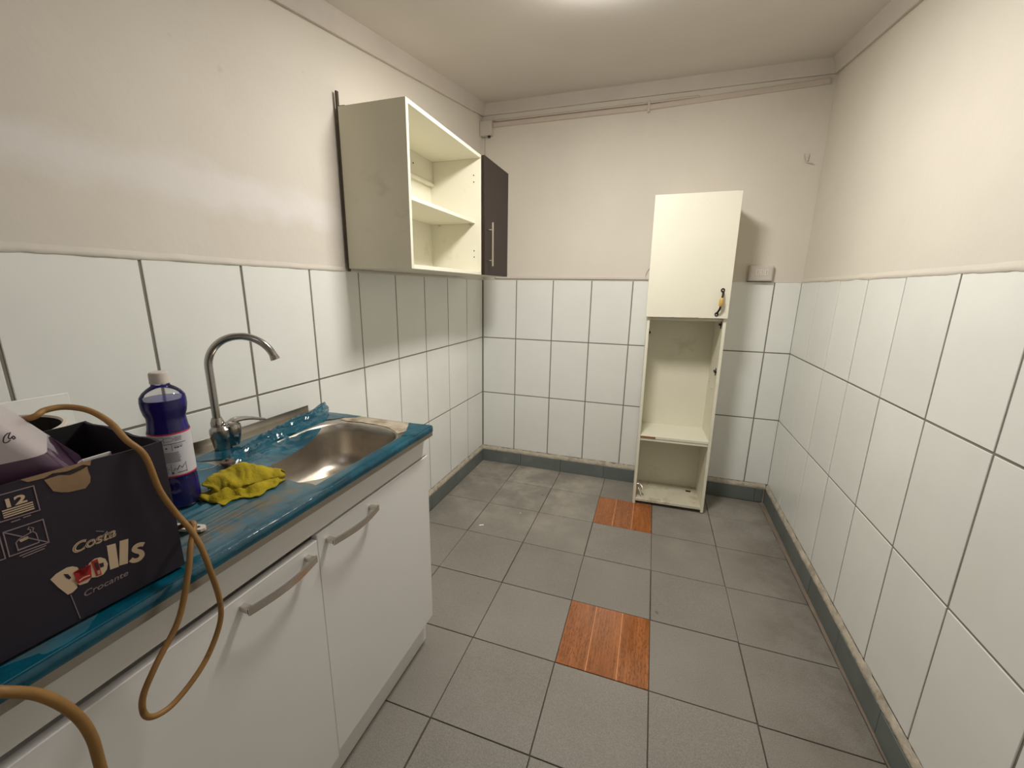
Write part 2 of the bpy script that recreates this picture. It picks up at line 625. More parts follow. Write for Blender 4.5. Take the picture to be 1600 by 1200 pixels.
# floor: mortar bed, then every tile
floor = link('floor', B((-.15, YF - .1, -.12), (W + .15, .15, -.004)), FGROUT)
tag(floor, kind='structure')
xs = [.004, .306, .636, .966, 1.296, 1.6275, 1.959]
ys = [.004, -.2895, -.6195, -.9495, -1.2795, -1.6095, -1.9395, -2.2695, -2.5995, -2.9295, -3.2595, -3.5895, -3.9195]
FG = .0018
for i in range(6):
    for j in range(len(ys) - 1):
        x0, x1, y1, y0 = xs[i] + FG, xs[i + 1] - FG, ys[j] - FG, ys[j + 1] + FG
        jx, jz = random.uniform(-.0012, .0012), random.uniform(-.0005, .0005)
        if i == 5:
            y0 -= .004; y1 -= .004
        fnf = lambda u, v, d: (u, v, d)
        if i == 3 and j in (1, 4):
            t = link('wood_look_tile', slab(fnf, x0, x1, y0, y1, -.004, .0), WOODLINE, floor)
            for k in range(3):
                a, b = x0 + (x1 - x0) * k / 3, x0 + (x1 - x0) * (k + 1) / 3
                link('printed_plank', slab(fnf, a + (.0018 if k else 0), b - (.0018 if k < 2 else 0), y0, y1, .0, .0012, bev=.0004),
                     WOOD, t)
        else:
            link('floor_tile', slab(fnf, x0 + jx, x1 + jx, y0, y1, -.004, .0006 + jz, bev=.001), FLOOR, floor)
# narrow cement strip between the last tiles and the right skirting
bm = bmesh.new()
prev = None
for i in range(121):
    y = -4.0 * i / 120
    x = 1.961 + .004 * noise.noise((y * 9, 3, 0))
    r = [bm.verts.new((x, y, -.002)), bm.verts.new((x + .006, y, .0015)), bm.verts.new((W - RK * -y * 0 - .004, y, .003)),]
    if prev:
        for k in range(2):
            bm.faces.new((prev[k], r[k], r[k + 1], prev[k + 1]))
    prev = r
link('cement_strip', bm, mat('cement', (128, 116, 102), .9, var=.2, vscale=14, bump=.4), floor, smooth='all')

# skirtings: crusty mortar bed with tile pieces in front
def skirting(name, fn, L, joints, seed):
    bm = bmesh.new()
    prev = None
    n = int(L / .01)
    for i in range(n + 1):
        s = L * i / n
        f = lambda q, sc: noise.noise((s * sc, q, seed))
        h = .117 + .006 * f(1, 14) + .004 * f(2, 60)
        d = .0115 + .003 * f(3, 18) + .002 * f(4, 70)
        q = [fn(s, -.003, .003), fn(s, .088, .0035), fn(s, .098 + .004 * f(6, 50), d), fn(s, h - .006, d * .8), fn(s, h + .010 + .006 * f(7, 25), .0012)]
        ring = [bm.verts.new(p) for p in q]
        if prev:
            for k in range(4):
                bm.faces.new((prev[k], ring[k], ring[k + 1], prev[k + 1]))
        prev = ring
    o = link(name, bm, MORTAR, smooth='all')
    tag(o, kind='structure')
    for a, b in zip(joints, joints[1:]):
        bm = slab(fn, a + .001, b - .001, .0012, .094 + random.uniform(-.002, .003), .003, .0115 + random.uniform(-.001, .001), bev=.0015)
        link('skirting_tile', bm, SKIRT, o)
    return o
skirting('baseboard_left', wl, 4.0, [.014, .155, .49, .82, 1.15, 1.48, 1.81, 2.14, 2.47, 2.8, 3.13, 3.46, 3.79], 11)
skirting('baseboard_back', wb, 1.985, [.001, .3208, .6343, .9535, 1.28, 1.61, 1.93, 1.975], 12)
skirting('baseboard_right', wr, 4.0, [.014, .24, .567, .894, 1.216, 1.536, 1.86, 2.19, 2.52, 2.85, 3.18, 3.51, 3.84], 13)

# ceiling (slopes down towards the camera) and its cornices
bm = bmesh.new()
prof = [.13, -2.7, YF - .1]
top, bot = [], []
for y in prof:
    z = 2.525 + .152 * max(y, -2.7)
    bot.append([bm.verts.new((x, y, z)) for x in (-.15, W + .13)])
    top.append([bm.verts.new((x, y, z + .1)) for x in (-.15, W + .13)])
for i in range(2):
    bm.faces.new((bot[i][0], bot[i][1], bot[i + 1][1], bot[i + 1][0]))
    bm.faces.new((top[i][0], top[i][1], top[i + 1][1], top[i + 1][0]))
    for k in range(2):
        bm.faces.new((bot[i][k], bot[i + 1][k], top[i + 1][k], top[i][k]))
bm.faces.new((bot[0][0], bot[0][1], top[0][1], top[0][0]))
bm.faces.new((bot[2][0], bot[2][1], top[2][1], top[2][0]))
ceiling = tag(link('ceiling', bm, CEIL), kind='structure')

def cornice(name, fn, L, yfn):
    bm = bmesh.new()
    prev = None
    for i in range(41):
        s = L * i / 40
        z = ceil_z(yfn(s)) + .004
        jit = .0015 * noise.noise((s * 6, 1, 4))
        q = [fn(s, z - .072 + jit, .0), fn(s, z - .074 + jit, .016), fn(s, z - .066 + jit, .021), fn(s, z - .012, .036), fn(s, z, .042), fn(s, z, 0)]
        ring = [bm.verts.new(p) for p in q]
        if prev:
            for k in range(6):
                bm.faces.new((prev[k], ring[k], ring[(k + 1) % 6], prev[(k + 1) % 6]))
        else:
            bm.faces.new(ring)
        prev = ring
    bm.faces.new(prev[::-1])
    return tag(link(name, bm, CORNICE), kind='structure')
cornice('trim_1', wl, 4.0, lambda s: -s)
cornice('trim_2', wb, W, lambda s: -.0)
cornice('trim_3', wr, 4.0, lambda s: -s)
# plaster ledge on top of the back wall tiles
led = bmesh.new()
slab(wb, .10, 1.19, 1.408, 1.424, 0, .011, led, bev=.003)
tag(link('trim_4', led, CORNICE), kind='structure')

# ------------------------------------------------------------------ ceiling lamp and added fill light
def ceiling_lamp(x, y, glow, label, k=1.0):
    z = ceil_z(y)
    t = thing('ceiling_light', (x, y, z), label, 'lamp', 'round ceiling lamps')
    tilt = math.atan(.152) if y > -2.7 else 0
    t.rotation_euler = (tilt, 0, 0)
    b = lathe([(.128 * k, .004), (.132 * k, -.002), (.132 * k, -.010), (.128 * k, -.015), (.117 * k, -.015)], seg=48, cap=(True, False))
    link('base_ring', b, PLASTIC, t, smooth=True)
    d = lathe([(.118 * k, -.014), (.119 * k, -.024), (.112 * k, -.030), (.08 * k, -.0335), (.04 * k, -.035), (.012, -.035)], seg=48, cap=(False, True))
    link('diffuser', d, glow, t, smooth='all')
    return t
ceiling_lamp(LAMP[0], LAMP[1], GLOW, 'round white ceiling lamp glowing warm at the top edge of the photo', 1.3)
ceiling_lamp(1.1, -3.45, GLOW_FILL, 'added fill light behind the viewer, shaped like a dim round ceiling lamp')  # added fill, no known lamp here; brightens the near part of the room

# ------------------------------------------------------------------ sink cabinet
sc_ = thing('sink_cabinet', (.25, -2.2, 0), 'white two door base cabinet under the steel sink top', 'cabinet')
X0, XF = .012, .481          # carcass back and front
YR, YL = -1.678, -2.785      # right and left ends
def cab_side(y0, y1):
    return prism([(X0, 0), (.452, 0), (.452, .115), (XF, .115), (XF, .853), (X0, .853)], lambda u, v, d: (u, d, v), y0, y1)
add(sc_, 'side_panel', cab_side(YR, YR - .016), WHITE)
add(sc_, 'side_panel', cab_side(YL, YL + .016), WHITE)
add(sc_, 'bottom_panel', B((X0, YL + .016, .118), (XF, YR - .016, .134)), WHITE)
add(sc_, 'back_panel', B((X0, YL + .016, .134), (X0 + .004, YR - .016, .853)), WHITE)
add(sc_, 'plinth', B((.452, YL, .002), (.466, YR - .0, .113), .001), WHITE)
add(sc_, 'front_rail', B((XF, YL, .781), (XF + .018, YR, .853), .0015), WHITE)
def sink_door(y0, y1, z0, z1, hy0, hy1, hz, lean):
    bm = B((XF + .001, y0, z0), (XF + .019, y1, z1), .0015)
    d = add(sc_, 'door', bm, WHITE)
    # bowed flat bar handle
    hx = XF + .019
    bm = bmesh.new()
    n = 16
    prev = None
    for i in range(n + 1):
        t = i / n
        y = hy0 + (hy1 - hy0) * t
        bow = .021 + .012 * math.sin(math.pi * t)
        th = .0045
        q = [(hx + bow, y, hz - .0085), (hx + bow + th, y, hz - .0075), (hx + bow + th, y, hz + .0075), (hx + bow, y, hz + .0085)]
        r = [bm.verts.new(p) for p in q]
        if prev:
            for k in range(4):
                bm.faces.new((prev[k], r[k], r[(k + 1) % 4], prev[(k + 1) % 4]))
        else:
            bm.faces.new(r)
        prev = r
    bm.faces.new(prev[::-1])
    for yy, s in ((hy0, 1), (hy1, -1)):
        box(bm, (hx, min(yy, yy + s * .012), hz - .006), (hx + .024, max(yy, yy + s * .012), hz + .006), .001)
    add(sc_, 'handle', bm, NICKEL, smooth=True, parent=d)
    return d
sink_door(YR - .504, YR - .0, .122, .7755, -2.157, -1.985, .7455, 0)
d2 = sink_door(YL + .0, YR - .508, .113, .766, -2.382, -2.214, .742, 0)
# the left door has dropped on its hinges and stands a little proud
d2.matrix_local = Matrix.Translation((.004, 0, 0)) @ d2.matrix_local
add(sc_, 'cam_cover', lathe([(.004, 0), (.004, .001)], (0, 0, 0), 10), HOLE)
cc = sc_.children[-1]
cc.data.transform(Matrix.Translation(Vector((0, 0, 0)) + sc_.location))
cc.data.transform(Matrix.Rotation(math.pi / 2, 4, 'Y'))
cc.data.transform(Matrix.Translation(Vector((XF + .0185 - .25, -1.69 + 2.2, .845))))

# ------------------------------------------------------------------ sink top
ZT = .89
st = thing('steel_sink', (.27, -2.2, ZT - .035), 'stainless steel sink top with one basin, drainer and half peeled blue film', 'sink')
CY0, CY1 = -1.693, -2.80
CX0, CX1 = .022, .53
bcx, bcy, bhx, bhy, brad = .333, -1.968, .158, .214, .108
N = 96
def rrect(cx, cy, hx, hy, r, n=N):
    out = []
    for k in range(n):
        a = 2 * math.pi * (k + .5) / n
        # ray against rounded rectangle by superellipse style projection
        c, s = math.cos(a), math.sin(a)
        lo, hi = 0, 1
        for _ in range(30):
            mid = (lo + hi) / 2
            x, y = abs(c * mid), abs(s * mid)
            dx, dy = max(x - (hx - r), 0), max(y - (hy - r), 0)
            inside = (math.hypot(dx, dy) <= r) and x <= hx and y <= hy
            lo, hi = (mid, hi) if inside else (lo, mid)
        out.append((cx + c * lo, cy + s * lo))
    return out
def rect_ray(x0, x1, y0, y1, cx, cy, n=N):
    out = []
    for k in range(n):
        a = 2 * math.pi * (k + .5) / n
        c, s = math.cos(a), math.sin(a)
        tx = ((x1 if c > 0 else x0) - cx) / c
        ty = ((y1 if s > 0 else y0) - cy) / s
        t = min(tx, ty)
        out.append((cx + c * t, cy + s * t))
    # snap the nearest points to the corners
    for px, py in ((x0, y0), (x0, y1), (x1, y0), (x1, y1)):
        i = min(range(n), key=lambda i: (out[i][0] - px) ** 2 + (out[i][1] - py) ** 2)
        out[i] = (px, py)
    return out
YD = -2.225                         # drainer starts here
bm = bmesh.new()
o_ = [bm.verts.new((x, y, ZT)) for x, y in rect_ray(CX0, CX1, YD, CY0, bcx, bcy)]
i_ = [bm.verts.new((x, y, ZT)) for x, y in rrect(bcx, bcy, bhx, bhy, brad)]
for k in range(N):
    bm.faces.new((o_[k], o_[(k + 1) % N], i_[(k + 1) % N], i_[k]))
# folded rim
for lo, hi in (((CX1 - .003, CY1, ZT - .034), (CX1, CY0, ZT - .0005)), ((CX0, CY0 - .003, ZT - .034), (CX1, CY0, ZT - .0005)),
               ((CX0, CY1, ZT - .034), (CX1, CY1 + .003, ZT - .0005))):
    box(bm, lo, hi)
add(st, 'deck', bm, STEEL)
bm = bmesh.new()
rings = []
for ins, dz in ((0, 0), (.003, -.0015), (.007, -.007), (.011, -.03), (.017, -.10), (.026, -.135), (.045, -.15), (.075, -.156)):
    rings.append([bm.verts.new((x, y, ZT + dz)) for x, y in rrect(bcx, bcy, bhx - ins, bhy - ins, max(.03, brad - ins * .8))])
for a, b in zip(rings, rings[1:]):
    for k in range(N):
        bm.faces.new((a[k], a[(k + 1) % N], b[(k + 1) % N], b[k]))
ctr = bm.verts.new((bcx, bcy, ZT - .159))
for k in range(N):
    bm.faces.new((rings[-1][k], rings[-1][(k + 1) % N], ctr))
add(st, 'basin', bm, BASIN, smooth='all')
add(st, 'drain', lathe([(.038, .0), (.036, .003), (.03, .002), (.022, -.004), (.004, -.005)], (bcx, bcy, ZT - .157), 28), CHROME, smooth=True)
# ribbed drainer, covered with worn film
def drain_h(x, y):
    e = min(1, max(0, (YD - .03 - y) / .03)) * min(1, max(0, (x - .1) / .03)) * min(1, max(0, (.485 - x) / .02)) * min(1, max(0, (y - CY1 - .03) / .03))
    return e * .0042 * (0.5 + .5 * math.sin((x - .1) / .027 * 2 * math.pi))
def grid(fn, nu, nv, bm=None):
    bm = bm or bmesh.new()
    g = [[bm.verts.new(fn(i / nu, j / nv)) for j in range(nv + 1)] for i in range(nu + 1)]
    for i in range(nu):
        for j in range(nv):
            bm.faces.new((g[i][j], g[i + 1][j], g[i + 1][j + 1], g[i][j + 1]))
    return bm
def dr(u, v):
    x, y = CX0 + (CX1 - CX0) * u, YD + (CY1 - YD) * v
    return (x, y, ZT + drain_h(x, y))
add(st, 'drainer', grid(dr, 120, 24), STEEL, smooth='all')
def drf(u, v):
    x, y = .052 + (CX1 - .052) * u, -2.165 + (CY1 + 2.165) * v
    # free end of the film is ragged by the basin
    if v < .01:
        y += .02 * noise.noise((x * 18, 2, 1))
    z = ZT + .0012 + drain_h(x, y) + .0012 * abs(noise.noise((x * 20, y * 9, 5)))
    return (x, y, z)
bm = grid(drf, 120, 40)
bm.verts.ensure_lookup_table()
dele = [f for f in bm.faces if (lambda c: abs(c.x - bcx) < bhx - .004 and c.y > bcy - bhy + .012 + .06 * max(0, (abs(c.x - bcx) - .09) / .07))(f.calc_center_median())]
bmesh.ops.delete(bm, geom=dele, context='FACES')
add(st, 'drainer_film', bm, WORNFILM, smooth='all')
# back upstand
add(st, 'upstand', B((CX0 - .001, CY1, ZT - .004), (CX0 + .0015, -1.708, ZT + .022), .0004), STEEL)
# front film strip wrapped round the edge
def fs(u, v):
    y = CY0 + .001 + (CY1 - CY0 - .002) * u
    wob = .002 * noise.noise((y * 14, 0, 2))
    prof = [(.492 + wob, ZT + .0012), (.512, ZT + .0017 + wob * .3), (.527, ZT + .0016), (.5318, ZT - .001), (.5322, ZT - .010), (.532, ZT - .0185 + wob * .5)]
    k = min(4, int(v * 5))
    f = v * 5 - k
    a, b = prof[k], prof[k + 1]
    return (a[0] + (b[0] - a[0]) * f, y, a[1] + (b[1] - a[1]) * f)
add(st, 'edge_film', grid(fs, 80, 5), FILM, smooth='all')
# right end: film at the corner and dirty bare steel behind it
def flat_patch(poly, z, amp, material, name):
    bm = bmesh.new()
    vs = [bm.verts.new((x, y, z)) for x, y in poly]
    f = bm.faces.new(vs)
    bmesh.ops.triangulate(bm, faces=[f])
    bmesh.ops.subdivide_edges(bm, edges=bm.edges[:], cuts=5, use_grid_fill=True)
    for v in bm.verts:
        v.co.z += amp * (noise.noise(v.co * 40) + .6 * noise.noise(v.co * 95)) + amp
        v.co.x += .003 * noise.noise(v.co * 60)
        v.co.y += .003 * noise.noise(v.co * 60 + Vector((5, 5, 5)))
    return add(st, name, bm, material, smooth='all')
flat_patch([(.20, -1.748), (.215, -1.701), (.42, -1.697), (.465, -1.708), (.480, -1.765), (.470, -1.800), (.444, -1.782), (.41, -1.762), (.36, -1.752), (.29, -1.749), (.24, -1.757)], ZT + .0006, .0008, DIRT, 'dried_glue')
flat_patch([(.445, -1.697), (.529, -1.695), (.529, -1.80), (.492, -1.815), (.475, -1.76)], ZT + .0014, .0012, FILM, 'corner_film')
flat_patch([(.07, -1.70), (.25, -1.697), (.24, -1.716), (.20, -1.73), (.17, -1.77), (.12, -1.80), (.07, -1.76)], ZT + .0014, .0015, FILM, 'end_film')
flat_patch([(.175, -2.12), (.09, -2.18), (.075, -2.10), (.085, -1.75), (.11, -1.73), (.165, -1.80), (.17, -2.0)], ZT + .0010, .0012, FILM, 'ledge_film')
# crumpled, peeled film stretched over the back left of the basin
ridge = smooth_path([(.062, -1.668, ZT + .020), (.088, -1.75, ZT + .020), (.108, -1.86, ZT + .018), (.13, -1.96, ZT + .015), (.16, -2.06, ZT + .010), (.188, -2.145, ZT + .004)], 10)
edge = smooth_path([(.085, -1.672, ZT + .014), (.148, -1.750, ZT + .008), (.205, -1.855, ZT - .012), (.232, -1.945, ZT - .022), (.262, -2.05, ZT - .018), (.305, -2.172, ZT + .003)], 10)
back = smooth_path([(.050, -1.672, ZT + .006), (.066, -1.76, ZT + .003), (.080, -1.86, ZT + .003), (.098, -1.96, ZT + .003), (.13, -2.06, ZT + .002), (.16, -2.14, ZT + .0015)], 10)
def crumple(u, v):
    i = u * (len(ridge) - 1)
    k = min(int(i), len(ridge) - 2)
    f = i - k
    R_ = ridge[k].lerp(ridge[k + 1], f); E_ = edge[k].lerp(edge[k + 1], f); B_ = back[k].lerp(back[k + 1], f)
    if v < .3:
        p = B_.lerp(R_, v / .3)
    else:
        p = R_.lerp(E_, (v - .3) / .7)
    amp = .013 * math.sin(math.pi * min(1, v * 1.0)) * (1.0 if v < .55 else .35)
    n1 = 1.3 * (1 - abs(noise.noise((p.x * 42, p.y * 17, 3.3)))) - .6 + .5 * abs(noise.noise((p.x * 90, p.y * 50, 9.1)))
    p = p + Vector((0, 0, amp * (n1 * 1.6 - .25)))
    p.z -= .004 * max(0, v - .45) * math.sin(math.pi * u)
    p.y += .004 * noise.noise((p.x * 50, p.y * 50, 1))
    return p
add(st, 'peeled_film', grid(crumple, 90, 36), FILM, smooth='all')

# ------------------------------------------------------------------ faucet
fb = Vector((.086, -2.078, ZT))
fa = thing('faucet', fb, 'chrome mixer faucet with tall gooseneck spout on the back ledge of the sink', 'faucet')
add(fa, 'base_body', lathe([(.019, .001), (.021, .003), (.0215, .009), (.0245, .03), (.0275, .050), (.0265, .060), (.019, .068)], fb, 28), CHROME, smooth=True)
sd = Vector((.84, .54, 0)).normalized()
sb = fb + Vector((-.012, .002, 0))
Rr = .083
pts = [sb + Vector((0, 0, .05)), sb + Vector((0, 0, .09)), sb + Vector((0, 0, .14)), sb + Vector((0, 0, .19))]
zc = .232
for k in range(0, 25):
    a = math.radians(166) * k / 24
    pts.append(sb + sd * (Rr * (1 - math.cos(a))) + Vector((0, 0, zc + Rr * math.sin(a))))
bm = T(pts, .0098, 16)
tube(bm, [pts[-2], pts[-1], pts[-1] + (pts[-1] - pts[-2]).normalized() * .003], [.0102, .0122, .0122], 16)
add(fa, 'spout', bm, CHROME, smooth=True)
add(fa, 'spout_collar', lathe([(.0155, .060), (.0165, .064), (.0165, .076), (.0145, .082), (.012, .09)], sb, 24), CHROME, smooth=True)
# cartridge dome and lever pointing along the wall
cb = fb + Vector((.012, .022, .052))
add(fa, 'cartridge', lathe([(.015, -.044), (.0215, -.020), (.0245, .002), (.0225, .014), (.014, .022), (.003, .0245)], cb, 24), CHROME, smooth=True)
lev = smooth_path([cb + Vector((-.004, -.006, .014)), cb + Vector((.0, .014, .024)), cb + Vector((.006, .045, .021)), cb + Vector((.012, .078, .010)), cb + Vector((.015, .094, .005))], 6)
bm = bmesh.new()
prev = None
for i, p in enumerate(lev):
    t = i / (len(lev) - 1)
    hw = .016 - .008 * t
    th = .0095 - .0065 * t
    d = Vector((1, -.15, 0)).normalized()
    r = [bm.verts.new(p + d * (hw * math.cos(a)) + Vector((0, 0, th * math.sin(a)))) for a in (2 * math.pi * k / 12 for k in range(12))]
    if prev:
        for k in range(12):
            bm.faces.new((prev[k], r[k], r[(k + 1) % 12], prev[(k + 1) % 12]))
    else:
        bm.faces.new(r)
    prev = r
bm.faces.new(prev[::-1])
add(fa, 'lever', bm, CHROME, smooth=True)

# ------------------------------------------------------------------ sink plug with ball chain
pl = thing('sink_plug', (.212, -2.166, ZT + .002), 'dark rubber sink plug on a ball chain beside the yellow cloth', 'plug')
add(pl, 'stopper', lathe([(.012, .0), (.014, .005), (.016, .008), (.015, .011), (.005, .012), (.004, .017), (.002, .018)], (.212, -2.160, ZT + .0055), 20), mat('brown_rubber', (92, 74, 60), .5), smooth=True)
bm = bmesh.new()
cp = smooth_path([(.200, -2.172, ZT + .012), (.19, -2.19, ZT + .006), (.175, -2.215, ZT + .0058), (.165, -2.24, ZT + .006), (.16, -2.27, ZT + .006)], 9)
for p in cp:
    bmesh.ops.create_icosphere(bm, subdivisions=1, radius=.0017, matrix=Matrix.Translation(p))
add(pl, 'ball_chain', bm, CHROME, smooth='all')

# ------------------------------------------------------------------ bottle of violet cleaner
bb = Vector((.302, -2.328, ZT + .0066))
bo = thing('cleaner_bottle', bb, 'clear bottle of violet floor cleaner with white screw cap and label', 'bottle')
prof = [(.026, .0), (.031, .002), (.0335, .008), (.0345, .02), (.0336, .05), (.0326, .066), (.0338, .069), (.0338, .163), (.0325, .168),
        (.0312, .182), (.0312, .190), (.0342, .198), (.0362, .210), (.0365, .222), (.0352, .231), (.0300, .239), (.0225, .246), (.0150, .2515), (.0135, .262)]
add(bo, 'bottle_body', lathe(prof, bb, 36, cap=(True, False)), CLEAR, smooth='all')
lp = [(max(.002, r - .0012), z + .001) for r, z in prof if z < .2245] + [(.0355, .226)]
add(bo, 'liquid', lathe(lp, bb, 36), LIQ, smooth=True)
cap_bm = bmesh.new()
seg = 48
rings = []
for r, z, rib in ((.0158, .256, 0), (.0162, .2585, 0), (.0152, .2605, 1), (.0152, .274, 1), (.0146, .277, 0), (.0125, .2785, 0)):
    rings.append([cap_bm.verts.new(bb + Vector(((r + (.0006 if rib and k % 2 else 0)) * math.cos(2 * math.pi * k / seg), (r + (.0006 if rib and k % 2 else 0)) * math.sin(2 * math.pi * k / seg), z))) for k in range(seg)])
for a, b in zip(rings, rings[1:]):
    for k in range(seg):
        cap_bm.faces.new((a[k], a[(k + 1) % seg], b[(k + 1) % seg], b[k]))
cap_bm.faces.new(rings[-1])
cap_bm.faces.new(rings[0][::-1])
add(bo, 'screw_cap', cap_bm, PLASTIC, smooth=True)
# wrap-around label: angle measured from the direction to the kitchen's middle
A0 = math.atan2(-.5, .86)
def lab(u, v, d):      # u along the arc in metres
    r = .0341 + d
    a = A0 + u / .0341
    return bb + Vector((r * math.cos(a), r * math.sin(a), v))
def lpatch(u0, u1, v0, v1, d, name, material, parent):
    n = max(1, int((u1 - u0) / .002))
    bm = grid(lambda s, t: lab(u0 + (u1 - u0) * s, v0 + (v1 - v0) * t, d), n, 1)
    return add(bo, name, bm, material, smooth='all', parent=parent)
L_ = lpatch(-.075, .075, .071, .161, 0, 'label', LABELW, None)
bm = bmesh.new()
for v0, v1 in ((.071, .074), (.158, .161)):
    grid(lambda s, t: lab(-.075 + .15 * s, v0 + (v1 - v0) * t, .0002), 60, 1, bm)
add(bo, 'red_border', bm, LABELR, smooth='all', parent=L_)
bm = bmesh.new()
rnd = random.Random(3)
def bar(u0, u1, v0, v1):
    grid(lambda s, t: lab(u0 + (u1 - u0) * s, v0 + (v1 - v0) * t, .0002), max(1, int((u1 - u0) / .003)), 1, bm)
for k in range(14):
    v = .102 + k * .00155
    bar(-.032, .012 - rnd.random() * .004, v, v + .0008)
for k in range(5):
    v = .145 + k * .0019
    bar(.006, .016 + rnd.random() * .003, v, v + .0011)
for k in range(4):
    bar(-.03, -.008 - rnd.random() * .004, .080 + k * .004, .0815 + k * .004)
for k in range(3):
    bar(.003, .018, .136 - k * .0022, .1368 - k * .0022)
for u0 in (-.03, -.019):
    bar(u0, u0 + .009, .143, .1438); bar(u0, u0 + .009, .1545, .1553)
    bar(u0, u0 + .0008, .143, .155); bar(u0 + .0085, u0 + .0093, .143, .155)
add(bo, 'fine_print', bm, LABELG, smooth='all', parent=L_)
bm = bmesh.new()
bar(-.034, .024, .1395, .1407)
bar(.0, .0008, .126, .139)
for u0 in (-.010, .004, .008, .013):
    bar(u0, u0 + .003, .130 + .001 * rnd.random(), .133)
oval = [(-.010 + .0085 * math.cos(a) + .006, .149 + .004 * math.sin(a)) for a in (2 * math.pi * k / 20 for k in range(20))]
stroke(bm, oval, .0006, lab, .0, .0003, closed=True)
for pts_ in ([(-.006, .0775), (.018, .0775), (.018, .098), (-.006, .098)],):
    stroke(bm, pts_, .0006, lab, .0, .0003, closed=True)
zig = [(-.004, .084), (.0, .090), (.003, .086), (.007, .094), (.011, .088), (.016, .095)]
stroke(bm, zig, .0008, lab, .0, .0003)
bar(-.006, -.003, .0785, .082); bar(.002, .018, .079, .0803)
add(bo, 'bold_print', bm, LABELK, smooth='all', parent=L_)

# ------------------------------------------------------------------ crumpled yellow cloth
cl0 = Vector((.352, -2.225, ZT))
bm = bmesh.new()
ax = Vector((.53, .85, 0)).normalized()          # along the cloth, towards its pointed end
px = Vector((.85, -.53, 0)).normalized()         # towards the front of the counter
prof = [(-.052, .0045), (-.050, .018), (-.040, .034), (-.022, .044), (-.002, .043), (.016, .037), (.030, .029), (.0345, .023),
        (.030, .0185), (.016, .0175), (.002, .017), (-.004, .0145), (.004, .0115), (.018, .0165), (.032, .0195), (.043, .0155), (.050, .0090), (.056, .0055), (.066, .0046)]
PP = [(p.x, p.y) for p in smooth_path([(a, b, 0) for a, b in prof], 3)]
nn = 64
def cl(i, j):
    u = i / nn
    t = u * 2 - 1
    d, h = PP[j]
    f = j / (len(PP) - 1)
    # blunt left end, pointed right end
    k = (1 - max(0, -t) ** 5 * .45) * (1 - max(0, t) ** 1.6 * .62)
    hk = (1 - max(0, -t) ** 4 * .35) * (1 - max(0, t) ** 1.3 * .68)
    h = .0045 + (h - .0045) * hk
    s_ = -.070 + .145 * u
    crease = abs(noise.noise((u * 3.6, f * 4.2, 2.2)))
    fine = noise.noise((u * 17, f * 12, 7.7))
    h += (.020 * (crease - .22) + .0035 * fine) * min(1, h / .018) * (.4 + .6 * hk)
    d = d * k + .012 * noise.noise((u * 4.5, f * 3.2, 5.1)) + .004 * noise.noise((u * 14, f * 9, 1.1))
    s_ += .012 * noise.noise((f * 5.0, u * 2.5, 9.4)) + .006 * math.sin(f * 21) * (abs(t) ** 3)
    if f > .95:
        d += .010 * noise.noise((u * 9, 3, 3))
    h = max(h, .0045 + .001 * (1 + fine))
    return cl0 + ax * s_ + px * d + Vector((0, 0, h))
g = [[bm.verts.new(cl(i, j)) for j in range(len(PP))] for i in range(nn + 1)]
for i in range(nn):
    for j in range(len(PP) - 1):
        bm.faces.new((g[i][j], g[i + 1][j], g[i + 1][j + 1], g[i][j + 1]))
cloth = link('cleaning_cloth', bm, CLOTH, smooth='all', origin=cl0)
tag(cloth, 'crumpled yellow cleaning cloth lying on the blue drainer beside the basin', 'cloth')
sol = cloth.modifiers.new('thickness', 'SOLIDIFY')
sol.thickness = .0024
sol.offset = 0

# ------------------------------------------------------------------ cardboard box
bx0 = Vector((.5112, -2.46, ZT + .0066))
bt = Vector((.0154, .2, 0)).normalized()
bn = Vector((bt.y, -bt.x, 0))
BH, BD, BL = .2125, .217, .29
def bf(u, v, d):       # box front face: u along it (0 at its right end), v up, d outwards
    return bx0 + bt * u + bn * d + Vector((0, 0, v))
cbx = thing('cardboard_box', bx0, 'dark purple biscuit carton, open topped and torn, at the left of the sink top', 'box')
def panel(u0, u1, d0, d1, h=BH, wob=.0):
    n = 12
    bm = bmesh.new()
    prev = None
    for i in range(n + 1):
        t = i / n
        u, d = u0 + (u1 - u0) * t, d0 + (d1 - d0) * t
        hh = h + wob * noise.noise((t * 5, u0 * 3, d0 * 7))
        along_u = abs(u1 - u0) > abs(d1 - d0)
        q = []
        for z, off in ((0, 0), (hh, 0), (hh, -.004), (0, -.004)):
            q.append(bf(u, z, d + off) if along_u else bf(u + off, z, d))
        r = [bm.verts.new(p) for p in q]
        if prev:
            for k in range(4):
                bm.faces.new((prev[k], r[k], r[(k + 1) % 4], prev[(k + 1) % 4]))
        else:
            bm.faces.new(r)
        prev = r
    bm.faces.new(prev[::-1])
    return bm
fp = add(cbx, 'front_panel', panel(-BL, 0, 0, 0, wob=.002), CARD)
add(cbx, 'right_panel', panel(0, 0, -.004, -BD, wob=.004), [CARD])
add(cbx, 'left_panel', panel(-BL + .004, -BL + .004, -.004, -BD), CARD)
add(cbx, 'back_panel', panel(-BL, 0, -BD, -BD, wob=.004), CARDIN)
add(cbx, 'bottom_panel', prism([(-BL + .004, -.004), (-.004, -.004), (-.004, -BD), (-BL + .004, -BD)], lambda u, v, d: bf(u, d, v), 0, .004), CARDIN)
D0, D1 = .0, .0006
